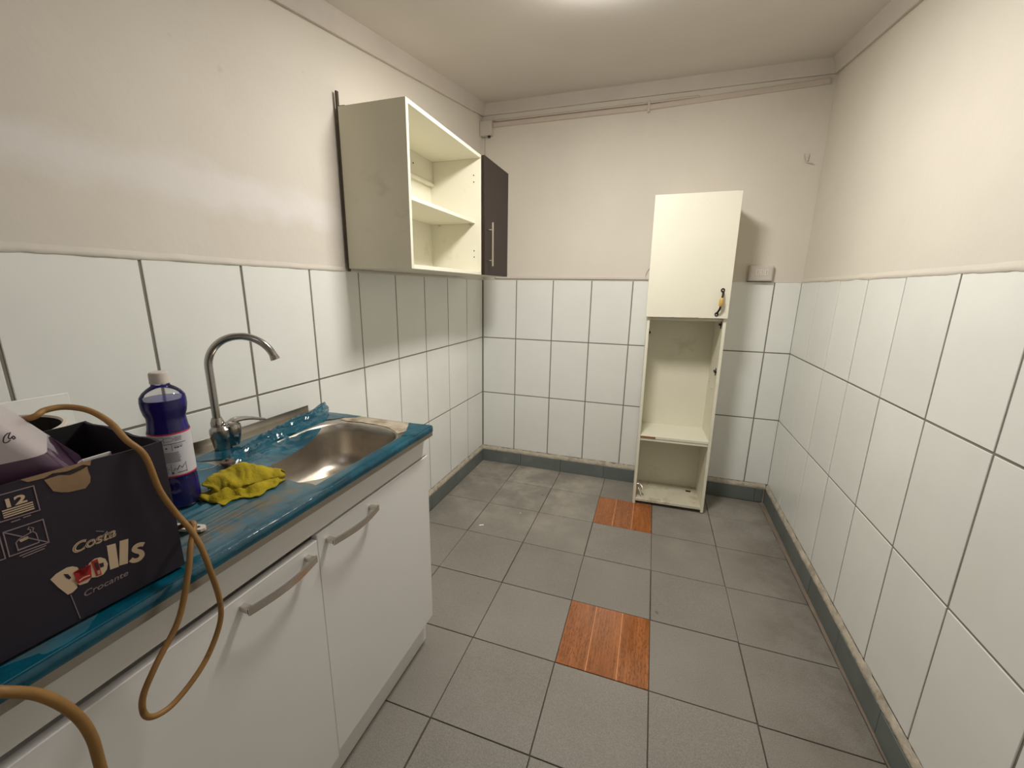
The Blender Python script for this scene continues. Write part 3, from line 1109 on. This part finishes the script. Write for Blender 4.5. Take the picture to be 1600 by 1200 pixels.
# torn kraft patch
tear = [(-.1265, .2055), (-.1215, .1879), (-.115, .1835), (-.1079, .1803), (-.0925, .1784), (-.0868, .1845), (-.0852, .1917), (-.0870, .2000), (-.0862, .2071), (-.092, .204), (-.1042, .2021), (-.113, .206)]
add(cbx, 'torn_patch', prism(tear, bf, D0, D1), KRAFT, parent=fp)
rim = [(-.145, .214), (-.140, .209), (-.126, .208), (-.118, .211), (-.105, .208), (-.09, .211), (-.083, .207), (-.081, .214)]
add(cbx, 'frayed_edge', prism(rim, bf, D0, D1), KRAFT, parent=fp)
# printed frames and pictograms
bm = bmesh.new()
S_ = lambda pts, wd=.0011, closed=False: stroke(bm, pts, wd, bf, D0, D1, closed)
S_([(-.1685, .203), (-.1363, .2022), (-.1364, .1697), (-.1690, .171)], closed=True)
S_([(-.1687, .1575), (-.136, .1566), (-.1362, .1245), (-.1693, .1258)], closed=True)
S_([(-.2045, .159), (-.1722, .158), (-.1726, .1255), (-.205, .127)], closed=True)
S_([(-.1687, .1575), (-.1362, .1245)])
S_([(-.1587, .1428), (-.1617, .1396), (-.1617, .1294), (-.144, .1294), (-.1444, .1422), (-.1466, .1461), (-.1496, .1454)], .001)
S_([(-.1587, .1428), (-.1496, .1454)], .001)
S_([(-.1490, .146), (-.1478, .149), (-.1500, .151), (-.1482, .1535)], .0009)
S_([(-.1465, .147), (-.1452, .150), (-.1472, .152)], .0009)
S_([(-.161, .1665), (-.1535, .1665)], .0012)
S_([(-.151, .1672), (-.1445, .1672)], .0012)
S_([(-.162, .1215), (-.139, .1220)], .001)
S_([(-.160, .1185), (-.141, .1190)], .001)
S_([(-.1298, .0426), (-.1269, .003)], .0008)
S_([(-.0923, .1145), (-.0845, .1095)], .0008)
add(cbx, 'pictogram_print', bm, PRINTG, parent=fp)
bm = bmesh.new()
for k in range(4):
    v = .1826 - k * .0028
    stroke(bm, [(-.1652, v + .0003), (-.1403, v)], .0014, bf, D0, D1)
stroke(bm, [(-.1585, .1405), (-.1515, .142), (-.1515, .140), (-.1580, .1388)], .0008, bf, D0, D1, True)
add(cbx, 'line_print', bm, PRINT, parent=fp)
def put_text(body, u, v, width, height, bold, shear, d, material, name, rise=0.0):
    t = text_bm(body, width, bold, shear, height)
    map_bm(t, lambda x, y, z: bf(u + x, v + y + rise * x, d))
    return add(cbx, name, t, material, parent=fp)
put_text('12', -.1608, .1852, .0166, .0112, .035, 0, D1, PRINT, 'count_lettering')
put_text('Costa', -.1183, .0957, .0455, .0145, .042, .3, D1, PRINT, 'maker_lettering_outline')
put_text('Costa', -.1170, .0970, .0430, .0122, .02, .3, D1 + .0003, PRINTD, 'maker_lettering_inline')
put_text('Costa', -.1165, .0975, .0420, .0112, -.012, .3, D1 + .0006, PRINT, 'maker_lettering')
put_text('Crocante', -.1180, .0300, .0482, .0085, .008, .25, D1, PRINTG, 'flavour_lettering')
bm = bmesh.new()
Rl = [(-.1433, .0754), (-.1373, .0795), (-.127, .0815), (-.1217, .0797), (-.1177, .0756), (-.1168, .0706), (-.1184, .0644), (-.1216, .0608), (-.1248, .0587), (-.1223, .0479), (-.1276, .0445), (-.1323, .0445), (-.1387, .0605)]
prism(Rl, bf, D0, D1, bm)
prism([(-.1270, .0620), (-.1215, .0615), (-.1120, .0535), (-.1070, .0528), (-.1120, .0480), (-.1195, .0495)], bf, D0, D1, bm)
prism([(-.1085, .0700), (-.1060, .0740), (-.0998, .0767), (-.094, .075), (-.0897, .0698), (-.0884, .0613), (-.0907, .0536), (-.0952, .049), (-.1014, .0489), (-.1069, .0522)], bf, D0, D1, bm)
prism([(-.0852, .0875), (-.076, .0854), (-.078, .0493), (-.0875, .0509)], bf, D0, D1, bm)
prism([(-.0712, .0862), (-.0615, .0841), (-.0679, .0479), (-.0773, .0504)], bf, D0, D1, bm)
sp_ = [(p.x, p.y) for p in smooth_path([(-.0458, .0650, 0), (-.0500, .0676, 0), (-.0550, .0676, 0), (-.0575, .0640, 0), (-.0550, .0596, 0), (-.0512, .0555, 0), (-.0504, .0495, 0), (-.0548, .0458, 0), (-.0605, .0472, 0), (-.0640, .0515, 0)], 4)]
stroke(bm, sp_, .0062, bf, D0, D1)
add(cbx, 'product_lettering', bm, PRINT, parent=fp)
bm = bmesh.new()
prism([(-.1313, .0751), (-.1276, .0725), (-.1255, .0658), (-.1276, .064), (-.13, .0691)], bf, D0, D1 + .0003, bm)
prism([(-.0970, .067), (-.0925, .066), (-.0930, .060), (-.0968, .0605)], bf, D0, D1 + .0002, bm)
add(cbx, 'letter_counters', bm, CARD, parent=fp)
bm = bmesh.new()
prism([(-.1227, .0711), (-.1173, .0724), (-.1182, .0612), (-.1114, .0608), (-.1105, .0721), (-.1052, .0714), (-.1072, .0532), (-.1214, .0532)], bf, D0, D1 + .0006, bm)
prism([(-.1041, .0751), (-.0976, .0752), (-.097, .0504), (-.1025, .0513)], bf, D0, D1 + .0006, bm)
add(cbx, 'red_stamp', bm, PRINTR, parent=fp)
bm = bmesh.new()
prism([(-.1165, .0711), (-.1108, .072), (-.1114, .0608), (-.118, .0614)], bf, D0, D1 + .0005, bm)
prism([(-.1016, .0719), (-.0984, .0706), (-.0979, .0601), (-.1012, .0604)], bf, D0, D1 + .0009, bm)
add(cbx, 'stamp_block', bm, PRINTD, parent=fp)
bm = bmesh.new()
stroke(bm, [(-.1195, .0565), (-.1150, .0580), (-.1085, .0572)], .0014, bf, D0, D1 + .0009)
for k in range(3):
    stroke(bm, [(-.1010, .0575 - k * .002), (-.0980, .0572 - k * .002)], .0008, bf, D0, D1 + .0009)
add(cbx, 'stamp_strokes', bm, PRINT, parent=fp)
# torn white flap inside the carton
add(cbx, 'inner_flap', B((.416, -2.522, .90), (.419, -2.478, 1.086), .0005), PAPER)

# ------------------------------------------------------------------ milky jug leaning in the carton
a_ = Vector((0, -.545, .84)).normalized()
r0 = Vector((0, .84, .545)).normalized()
f0 = Vector((1, 0, 0))
th = math.radians(20)
jr = r0 * math.cos(th) + f0 * math.sin(th)
jf = f0 * math.cos(th) - r0 * math.sin(th)
E_ = Vector((.497, -2.578, 1.1335))
jc = E_ - jr * .074 - jf * .058 + a_ * .06
jug = thing('plastic_jug', jc, 'milky plastic jug of plum liquid leaning in the carton, marker scrawl on side', 'jug')
def jp(r, f, a):
    return jc + jr * r + jf * f + a_ * a
def jbox(hr, hf, a0, a1, bev):
    bm = bmesh.new()
    box(bm, (-hr, -hf, a0), (hr, hf, a1), bev, 3)
    return map_bm(bm, lambda x, y, z: jp(x, y, z))
jb = add(jug, 'jug_body', jbox(.074, .058, -.15, .115, .014), JUGM, smooth=True)
bm = jbox(.0743, .0583, -.1503, .1153, .014)
bmesh.ops.bisect_plane(bm, geom=bm.verts[:] + bm.edges[:] + bm.faces[:], plane_co=(0, 0, 1.131), plane_no=(0, 0, 1), clear_outer=True)
bmesh.ops.holes_fill(bm, edges=[e for e in bm.edges if e.is_boundary])
add(jug, 'liquid', bm, JLIQ, smooth=True)
bm = lathe([(.03, .0), (.03, .02), (.022, .024), (.022, .034), (.026, .034), (.026, .056), (.022, .058)], (0, 0, 0), 24)
map_bm(bm, lambda x, y, z: jp(x - .03, y, .112 + z))
add(jug, 'screw_cap', bm, PLASTIC, smooth=True)
bm = bmesh.new()
jn = lambda u, v, d: jp(u, .058 + d, v)
def scr(p):
    q = Vector(p) - jc
    return (q.dot(jr), q.dot(a_))
w1 = [scr(p) for p in ((.5, -2.6035, 1.168), (.5, -2.6070, 1.1645), (.5, -2.6090, 1.1590), (.5, -2.6085, 1.1560), (.5, -2.6060, 1.1560), (.5, -2.6035, 1.1585))]
w2 = [scr(p) for p in ((.5, -2.6020, 1.1685), (.5, -2.6045, 1.1625), (.5, -2.6035, 1.1600), (.5, -2.6005, 1.1630), (.5, -2.5995, 1.1600), (.5, -2.6010, 1.1590), (.5, -2.6015, 1.1615))]
for w_ in (w1, w2):
    stroke(bm, [(p.x, p.y) for p in smooth_path([(a, b, 0) for a, b in w_], 4)], .0011, jn, .0, .0004)
add(jug, 'marker_scrawl', bm, INK, parent=jb)

# ------------------------------------------------------------------ pot behind the carton, holding coiled wires
pc = Vector((.163, -2.538, ZT + .0068))
pot = thing('cooking_pot', pc, 'cream rimmed pot with dark inside and wires standing behind the carton', 'pot')
add(pot, 'pot_body', lathe([(.095, 0), (.108, .006), (.112, .03), (.112, .188), (.117, .195), (.1185, .198), (.117, .201), (.112, .2015), (.1095, .198), (.1085, .03), (.10, .008), (.01, .006)], pc, 48), [ENAMEL, POTDARK], smooth=True)
me = pot.children[0].data
for p in me.polygons:
    c = p.center
    if math.hypot(c.x, c.y) < .1088 and c.z > .001:
        p.material_index = 1
bm = bmesh.new()
for k in range(4):
    rr = .098 - k * .007
    pts = [pc + Vector((rr * math.cos(a), rr * math.sin(a), .150 + .012 * math.sin(a * 2 + k) + k * .006)) for a in (math.radians(12 * j) for j in range(28))]
    tube(bm, pts, .0035, 8)
add(pot, 'coiled_wire', bm, BLACK, smooth='all')

# ------------------------------------------------------------------ loose white tile leaning on the wall
lt = Vector((.045, -2.48, ZT + .0025))
bm = bmesh.new()
box(bm, (-.004, -.130, 0), (.004, .130, .222), .0012)
ltile = link('loose_tile', bm, TILE)
ltile.location = lt
ltile.rotation_euler = (math.radians(-1.2), math.radians(-4.6), 0)
tag(ltile, 'spare white ceramic tile leaning on the left wall behind the pot', 'tile')

# ------------------------------------------------------------------ grey flat handled tool by the carton
tk = Vector((.40, -2.40, ZT + .0055))
tool = thing('flat_tool', tk, 'flat pale grey plastic handle with a hole sticking out beside the carton', 'tool')
p0, p1 = Vector((.345, -2.425)), Vector((.444, -2.379))
td = (p1 - p0).normalized()
tn = Vector((-td.y, td.x))
Lh = (p1 - p0).length
outl = [(0, -.008), (Lh - .012, -.0095), (Lh - .004, -.008), (Lh, -.002), (Lh, .002), (Lh - .004, .008), (Lh - .012, .0095), (0, .008)]
tf = lambda u, v, d: (p0.x + td.x * u + tn.x * v, p0.y + td.y * u + tn.y * v, ZT + .0058 + d + .012 * (1 - u / Lh))
add(tool, 'handle', prism(outl, tf, 0, .005), PLASTIC)
hb = bmesh.new()
prism([(Lh - .012 + .003 * math.cos(a), .003 * math.sin(a)) for a in (2 * math.pi * k / 12 for k in range(12))], tf, .0048, .0056, hb)
add(tool, 'hanging_hole', hb, HOLE)

# ------------------------------------------------------------------ ochre extension cord
cordpts = [(.17, -2.60, 1.085), (.24, -2.575, 1.115), (.32, -2.562, 1.142), (.40, -2.547, 1.1585), (.40, -2.531, 1.165), (.403, -2.511, 1.1650), (.425, -2.496, 1.1580), (.465, -2.494, 1.144), (.503, -2.498, 1.1235),
           (.519, -2.4885, 1.098), (.521, -2.480, 1.04), (.526, -2.467, .995), (.538, -2.459, .965), (.552, -2.4565, .935), (.560, -2.4545, .895), (.558, -2.4466, .8286), (.556, -2.4533, .784), (.556, -2.4863, .7397), (.556, -2.535, .7165), (.556, -2.5655, .7290), (.557, -2.5680, .7640), (.558, -2.5457, .801),
           (.558, -2.5084, .8452), (.555, -2.4834, .9048), (.545, -2.466, .945), (.528, -2.447, .962), (.50, -2.437, .955), (.45, -2.442, .930), (.40, -2.446, .906), (.345, -2.447, .9005), (.312, -2.445, .9005)]
cord = link('extension_cord', T(smooth_path(cordpts, 8), .0042, 12), CORD, smooth='all', origin=Vector((.558, -2.5, .8)))
tag(cord, 'ochre rubber cord arching over the carton and hanging in a loop before the doors', 'cord', 'ochre cords by the carton')
c2 = [(.30, -2.775, ZT + .0095), (.38, -2.775, ZT + .0095), (.46, -2.768, ZT + .011), (.53, -2.742, ZT + .028), (.58, -2.702, ZT + .045), (.60, -2.6903, .932), (.60, -2.668, .9030), (.60, -2.6493, .8593), (.60, -2.6397, .8139), (.60, -2.6385, .7586), (.598, -2.64, .60), (.595, -2.645, .35), (.60, -2.65, .10), (.63, -2.66, .012), (.70, -2.70, .0062), (.80, -2.80, .0062)]
cord2 = link('extension_cord', T(smooth_path(c2, 8), .0056, 12), CORD, smooth='all', origin=Vector((.6, -2.65, .7)))
tag(cord2, 'ochre cord dropping to the floor in the bottom left corner of the photo', 'cord', 'ochre cords by the carton')

# ------------------------------------------------------------------ wall cabinet
wc = thing('wall_cabinet', (.0, -1.05, 1.41), 'cream wall cabinet, one open bay and one dark door, hung above the tiles', 'cabinet')
ZB, ZU = 1.411, 1.999
CXF = .30
TP = .016
def wx(y):
    return LK * y
add(wc, 'side_panel', B((.006, -1.413, ZB), (CXF, -1.397, ZU), .0008), WALLSIDE)
add(wc, 'partition', B((.006, -.737, ZB + TP), (CXF, -.721, ZU - TP), .0008), CREAM)
add(wc, 'side_panel', B((.006, -.365, ZB), (CXF, -.381, ZU), .0008), CREAM)
add(wc, 'top_panel', B((.006, -1.397, ZU - TP), (CXF, -.381, ZU), .0008), CREAM)
add(wc, 'bottom_panel', B((.006, -1.397, ZB), (CXF, -.381, ZB + TP), .0008), CREAM)
add(wc, 'back_panel', B((.006, -1.397, ZB + TP), (.010, -.381, ZU - TP)), CREAM)
add(wc, 'hanging_rail', B((.010, -1.397, 1.878), (.026, -.737, ZU - TP), .001), CREAM)
add(wc, 'rail_lip', B((.010, -1.397, 1.864), (.032, -.737, 1.878), .001), CREAM)
add(wc, 'shelf', B((.012, -1.396, 1.672), (.268, -.738, 1.688), .0008), CREAM)
sh = wc.children[-1]
for x in (.06, .24):
    pin = T([(x, -.7375, 1.666), (x, -.748, 1.666)], .005, 10)
    add(wc, 'shelf_pin', pin, PLASTIC, smooth=True, parent=sh)
bm = bmesh.new()
for x, z in ((.262, 1.905), (.262, 1.873), (.262, 1.535), (.262, 1.503)):
    tube(bm, [(x, -.7368, z), (x, -.7378, z)], .0032, 10)
tube(bm, [(.0262, -.93, 1.93), (.027, -.93, 1.93)], .004, 10)
add(wc, 'screw_hole', bm, HOLE)
for xx in (.09, .21):
    bm = bmesh.new()
    tube(bm, [(xx, -1.4128, ZB + .012), (xx, -1.4142, ZB + .012)], .005, 10)
    add(wc, 'screw_cap', bm, WALLSIDE)
dd = add(wc, 'door', B((CXF + .001, -.731, ZB + .001), (CXF + .020, -.367, ZU - .001), .001), DARKDOOR)
hb = bmesh.new()
tube(hb, [(.352, -.697, 1.457), (.352, -.697, 1.68)], .0055, 14)
for z in (1.488, 1.645):
    tube(hb, [(CXF + .020, -.697, z), (.350, -.697, z)], .004, 10)
add(wc, 'handle', hb, NICKEL, smooth=True, parent=dd)
bm = B((-.003, -1.4135, 1.40), (.0055, -1.402, 2.052), .0008)
add(wc, 'mounting_batten', bm, mat('dark_batten', (82, 70, 56), .7, var=.2, vscale=12))
add(wc, 'hanging_bracket', B((.004, -1.41, ZU), (.035, -1.395, ZU + .003)), IRON)

# ------------------------------------------------------------------ tall cabinet
tc = thing('tall_cabinet', (1.1759, -.3011, 0.0015), 'tall narrow cream cabinet, door above and open shelves below, by the back wall', 'cabinet')
ang = math.atan2(.011, .4192)
tc.rotation_euler = (0, -math.radians(.5), ang)
TW, TD, TH = .4193, .282, 1.845
t_ = .016
def tcp(name, bm, material, parent=None, smooth=False):
    return link(name, bm, material, parent or tc, smooth)
def tc_side(x0, x1):
    return B((x0, 0, 0.0032 if x0 > .2 else 0), (x1, TD, TH), .0008)
tcp('side_panel', tc_side(0, t_), CREAM)
tcp('side_panel', tc_side(TW - t_, TW), CREAM)
tcp('top_panel', B((t_, 0, TH - t_), (TW - t_, TD, TH), .0008), CREAM)
tcp('bottom_panel', B((t_, .002, .020), (TW - t_, TD, .036), .0008), CREAMDIRT)
tcp('back_panel', B((t_, TD - .004, .036), (TW - t_, TD, TH - t_)), CREAM)
tcp('door_rail', B((t_, .02, 1.175), (TW - t_, TD - .004, 1.191), .0008), CREAM)
sh = tcp('shelf', B((t_, .004, .449), (TW - t_, TD - .004, .465), .0008), CREAM)
tcp('shelf_board', B((t_, .008, .431), (TW - t_, TD - .004, .448), .0008), CREAM)
tcp('chipped_edge', B((t_ + .001, .0032, .4495), (.105, .006, .4605)), CHIP, sh)
bd = tcp('door', B((-.008, -.019, 1.192), (TW + .001, -.001, TH + .002), .0012), CREAM)
# chipped lower edge of the door
bm = bmesh.new()
pts = [(-.006, 1.1925)]
for i in range(40):
    x = -.006 + (TW + .004) * i / 39
    hh = .0016 + (.0035 * max(0, noise.noise((x * 40, 3, 1))) if .1 < x < .3 else .001 * abs(noise.noise((x * 60, 1, 1))))
    pts.append((x, 1.1925 + hh))
pts.append((TW - .002, 1.1925))
prism(pts, lambda u, v, d: (u, d, v), -.0193, -.0188, bm)
tcp('chipped_edge', bm, CHIP, bd)
# ornate pull: iron ends, ceramic grip
hx = TW - .045
def pull(z):
    return Vector((hx - .010 * math.sin((z - 1.28) / .065 * 1.4) * -1, -.040, z))
hd = tcp('handle', T(smooth_path([(hx + .004, -.019, 1.338), (hx + .006, -.032, 1.334), (hx + .004, -.043, 1.316), (hx + .001, -.045, 1.300), (hx - .001, -.045, 1.262), (hx - .004, -.043, 1.245), (hx - .010, -.032, 1.228), (hx - .012, -.019, 1.222)], 6), .0052, 12), IRON, bd, 'all')
tcp('ceramic_grip', T([(hx + .002, -.045, 1.306), (hx + .001, -.045, 1.300), (hx + .0, -.0455, 1.282), (hx - .001, -.045, 1.264), (hx - .002, -.045, 1.258)], [.006, .0095, .0115, .0095, .006], 16), OCHRE, bd, 'all')
for (x, z) in ((hx + .005, 1.345), (hx - .013, 1.216)):
    rg = bmesh.new()
    tube(rg, [Vector((x + .0075 * math.cos(a), -.0215, z + .009 * math.sin(a))) for a in (2 * math.pi * k / 20 for k in range(21))], .003, 8)
    tcp('end_ring', rg, IRON, bd, 'all')
# remains of hinges
def hinge(x, y, z, sgn):
    bm = bmesh.new()
    box(bm, (min(x, x + sgn * .010), y, z - .006), (max(x, x + sgn * .010), y + .045, z + .006), .001)
    box(bm, (min(x, x + sgn * .003), y + .012, z - .022), (max(x, x + sgn * .003), y + .028, z + .022), .001)
    return bm
tcp('hinge', hinge(t_, .005, 1.10, 1), IRON)
tcp('hinge', hinge(TW - t_, .02, .885, -1), IRON)
tcp('hinge', hinge(TW - t_, .03, 1.155, -1), IRON)
bm = bmesh.new()
box(bm, (t_, .04, .105), (t_ + .014, .10, .122), .002)
box(bm, (t_, .06, .085), (t_ + .004, .085, .140), .001)
tube(bm, [(t_ + .014, .07, .112), (t_ + .036, .045, .10), (t_ + .040, .035, .085)], .007, 8)
tube(bm, [(t_ + .012, .05, .09), (t_ + .03, .03, .06)], .005, 8)
tcp('hinge', bm, NICKEL, smooth=True)
for x, y, z in ((TW - t_, .10, .775), (TW - t_, .20, .80)):
    tcp('shelf_pin', T([(x, y, z), (x - .008, y, z)], .0045, 10), PLASTIC, smooth=True)
bm = bmesh.new()
tube(bm, [(.02, -.0002, 1.79), (-.0, -.0002, 1.79)], .003, 8)
box(bm, (-.0015, .004, 1.78), (.0, .010, 1.795))
tcp('old_screw', bm, IRON)
tcp('corner_chip', B((TW - .022, -.012, TH + .0015), (TW + .003, .012, TH + .004), .001), IRON)
tcp('floor_clip', B((.335, .195, .0362), (.365, .210, .041), .001), IRON)

# ------------------------------------------------------------------ socket box, hook, wires on the back wall
so = thing('socket_outlet', (1.775, .006, 1.4065), 'pale grey surface box with three socket modules on top of the back wall tiles', 'socket')
s0, s1, z0, z1 = 1.712, 1.836, 1.4065, 1.494
bm = bmesh.new()
q0 = [(s0, z0), (s1, z0), (s1, z1), (s0, z1)]
q1 = [(s0 + .003, z0 + .002), (s1 - .003, z0 + .002), (s1 - .003, z1 - .003), (s0 + .003, z1 - .003)]
q2 = [(s0 + .009, z0 + .008), (s1 - .009, z0 + .008), (s1 - .009, z1 - .009), (s0 + .009, z1 - .009)]
lo = [[bm.verts.new(wb(s, z, d)) for s, z in q] for q, d in ((q0, .001), (q0, .030), (q1, .034), (q2, .037))]
for a, b in zip(lo, lo[1:]):
    for k in range(4):
        bm.faces.new((a[k], a[(k + 1) % 4], b[(k + 1) % 4], b[k]))
bm.faces.new(lo[0][::-1]); bm.faces.new(lo[-1])
add(so, 'outlet_body', bm, PLASTIC)
for k in range(3):
    sm = 1.7465 + k * .0225
    mo = add(so, 'socket_module', slab(wb, sm, sm + .017, 1.4395, 1.4725, .0362, .0395, bev=.001), mat('module_white', (226, 220, 210), .35) if k == 0 else bpy.data.materials['module_white'])
    hb = bmesh.new()
    for j in range(3):
        c = Vector(wb(sm + .0085, 1.4475 + j * .0085, .0393))
        tube(hb, [c, c + Vector((0, -.0006, 0))], .0022, 10)
    add(so, 'pin_holes', hb, HOLE, parent=mo)
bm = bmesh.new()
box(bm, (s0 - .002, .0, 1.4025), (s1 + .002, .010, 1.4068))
add(so, 'painted_shadow_strip', bm, BLACK)  # black strip stands in for the shadow line under the socket box

hk = thing('wall_hook', (1.918, .01, 2.05), 'small bent metal hook on the back wall near the right corner', 'hook')
bm = bmesh.new()
tube(bm, smooth_path([wb(1.905, 2.085, .002), wb(1.906, 2.065, .006), wb(1.909, 2.048, .010), wb(1.916, 2.043, .012), wb(1.922, 2.050, .010), wb(1.926, 2.070, .006), wb(1.928, 2.083, .002)], 5), .0022, 8)
add(hk, 'wire_loop', bm, PLASTIC, smooth='all')
add(hk, 'hook_arm', T([wb(1.912, 2.043, .010), wb(1.932, 2.034, .016), wb(1.946, 2.031, .020)], .0024, 8), PLASTIC, smooth='all')

wl_ = link('loose_wire', T(smooth_path([wb(1.165, 1.490, .002), wb(1.150, 1.480, .006), wb(1.136, 1.460, .009), wb(1.130, 1.437, .009), wb(1.133, 1.412, .008), wb(1.140, 1.405, .002)], 6), .0016, 8), TRUNK, smooth='all', origin=Vector(wb(1.14, 1.44, 0)))
tag(wl_, 'thin pale wire looping out of the back wall left of the tall cabinet', 'wire')

# ------------------------------------------------------------------ junction box and trunking under the cornice
jx = thing('junction_box', (.038, 0, 2.38), 'square grey white junction box high in the left back corner', 'junction box')
jb_ = add(jx, 'box_body', slab(wb, -.0 + .004, .080, 2.330, 2.412, .0, .040, bev=.003), PLASTIC)
add(jx, 'lid', slab(wb, .002, .083, 2.327, 2.415, .040, .050, bev=.003), PLASTIC)
for z in (2.392, 2.352):
    add(jx, 'knockout', T([wb(.0045, z, .02), wb(.0015, z, .02)], .009, 12), BLACK)
add(jx, 'knockout', T([wb(.058, 2.331, .022), wb(.058, 2.320, .022)], .010, 12), BLACK)

tr = thing('cable_trunking', (1.0, 0, 2.40), 'pale cable trunking running along the back wall under the cornice', 'conduit')
def zt_(s):
    return 2.393 + (.004 if s < 1.05 else .004 + (s - 1.05) * .030)
bm = bmesh.new()
prev = None
for i in range(41):
    s = .083 + (1.968 - .083) * i / 40
    z = zt_(s)
    r = [bm.verts.new(wb(s, z + dz, d)) for dz, d in ((-.014, .001), (-.014, .011), (-.011, .014), (.011, .014), (.014, .011), (.014, .001))]
    if prev:
        for k in range(6):
            bm.faces.new((prev[k], r[k], r[(k + 1) % 6], prev[(k + 1) % 6]))
    else:
        bm.faces.new(r)
    prev = r
bm.faces.new(prev[::-1])
add(tr, 'channel', bm, TRUNK)
add(tr, 'upper_cable', T(smooth_path([wb(.083, zt_(.083) + .024, .010), wb(.4, zt_(.4) + .023, .008), wb(1.06, zt_(1.06) + .024, .008), wb(1.3, zt_(1.3) + .020, .008), wb(1.34, zt_(1.34) + .016, .006)], 10), .006, 10), TRUNK, smooth='all')
bm = slab(wb, 1.058, 1.074, zt_(1.066) - .026, zt_(1.066) + .034, .014, .019, bev=.002)
tube(bm, [wb(1.066, zt_(1.066) - .022, .012), wb(1.066, zt_(1.066) - .022, .021)], .0075, 12)
add(tr, 'clip', bm, TRUNK)
ck = link('thin_cable', T(smooth_path([wb(.022, 2.328, .006), wb(.021, 2.25, .005), wb(.021, 2.1, .005), wb(.021, 1.9, .005), wb(.022, 1.5, .005), wb(.022, 1.42, .004)], 4), .003, 8), TRUNK, smooth='all', origin=Vector(wb(.021, 2.0, 0)))
tag(ck, 'thin painted cable dropping from the junction box behind the wall cabinet', 'cable')

for o in COL.objects:
    if o.name.split('.')[0] in ('pictogram_print', 'line_print', 'fine_print', 'bold_print', 'letter_counters', 'stamp_strokes', 'red_border', 'red_stamp',
                                'stamp_block', 'pin_holes', 'screw_hole', 'product_lettering', 'marker_scrawl', 'coiled_wire', 'ball_chain', 'count_lettering',
                                'maker_lettering', 'maker_lettering_outline', 'maker_lettering_inline', 'flavour_lettering', 'old_screw'):
        o['kind'] = 'stuff'

# ------------------------------------------------------------------ litter on the floor
bm = bmesh.new()
prism([(.346, -.885), (.356, -.872), (.372, -.868), (.374, -.880), (.364, -.879), (.358, -.890)], lambda u, v, d: (u, v, d + .003 * noise.noise((u * 90, v * 90, 0))), .002, .0045, bm)
tag(link('paper_scrap', bm, PAPER, origin=Vector((.36, -.878, .001))), 'tiny white paper scrap on the grey floor near the wall cabinet side', 'litter')
bm = bmesh.new()
prism([(.5285, -.675), (.533, -.668), (.537, -.671), (.534, -.677)], lambda u, v, d: (u, v, d), .0012, .004, bm)
tag(link('plaster_crumb', bm, PAPER, origin=Vector((.533, -.672, .001))), 'white plaster crumb on the floor, smaller than the paper scrap', 'litter')
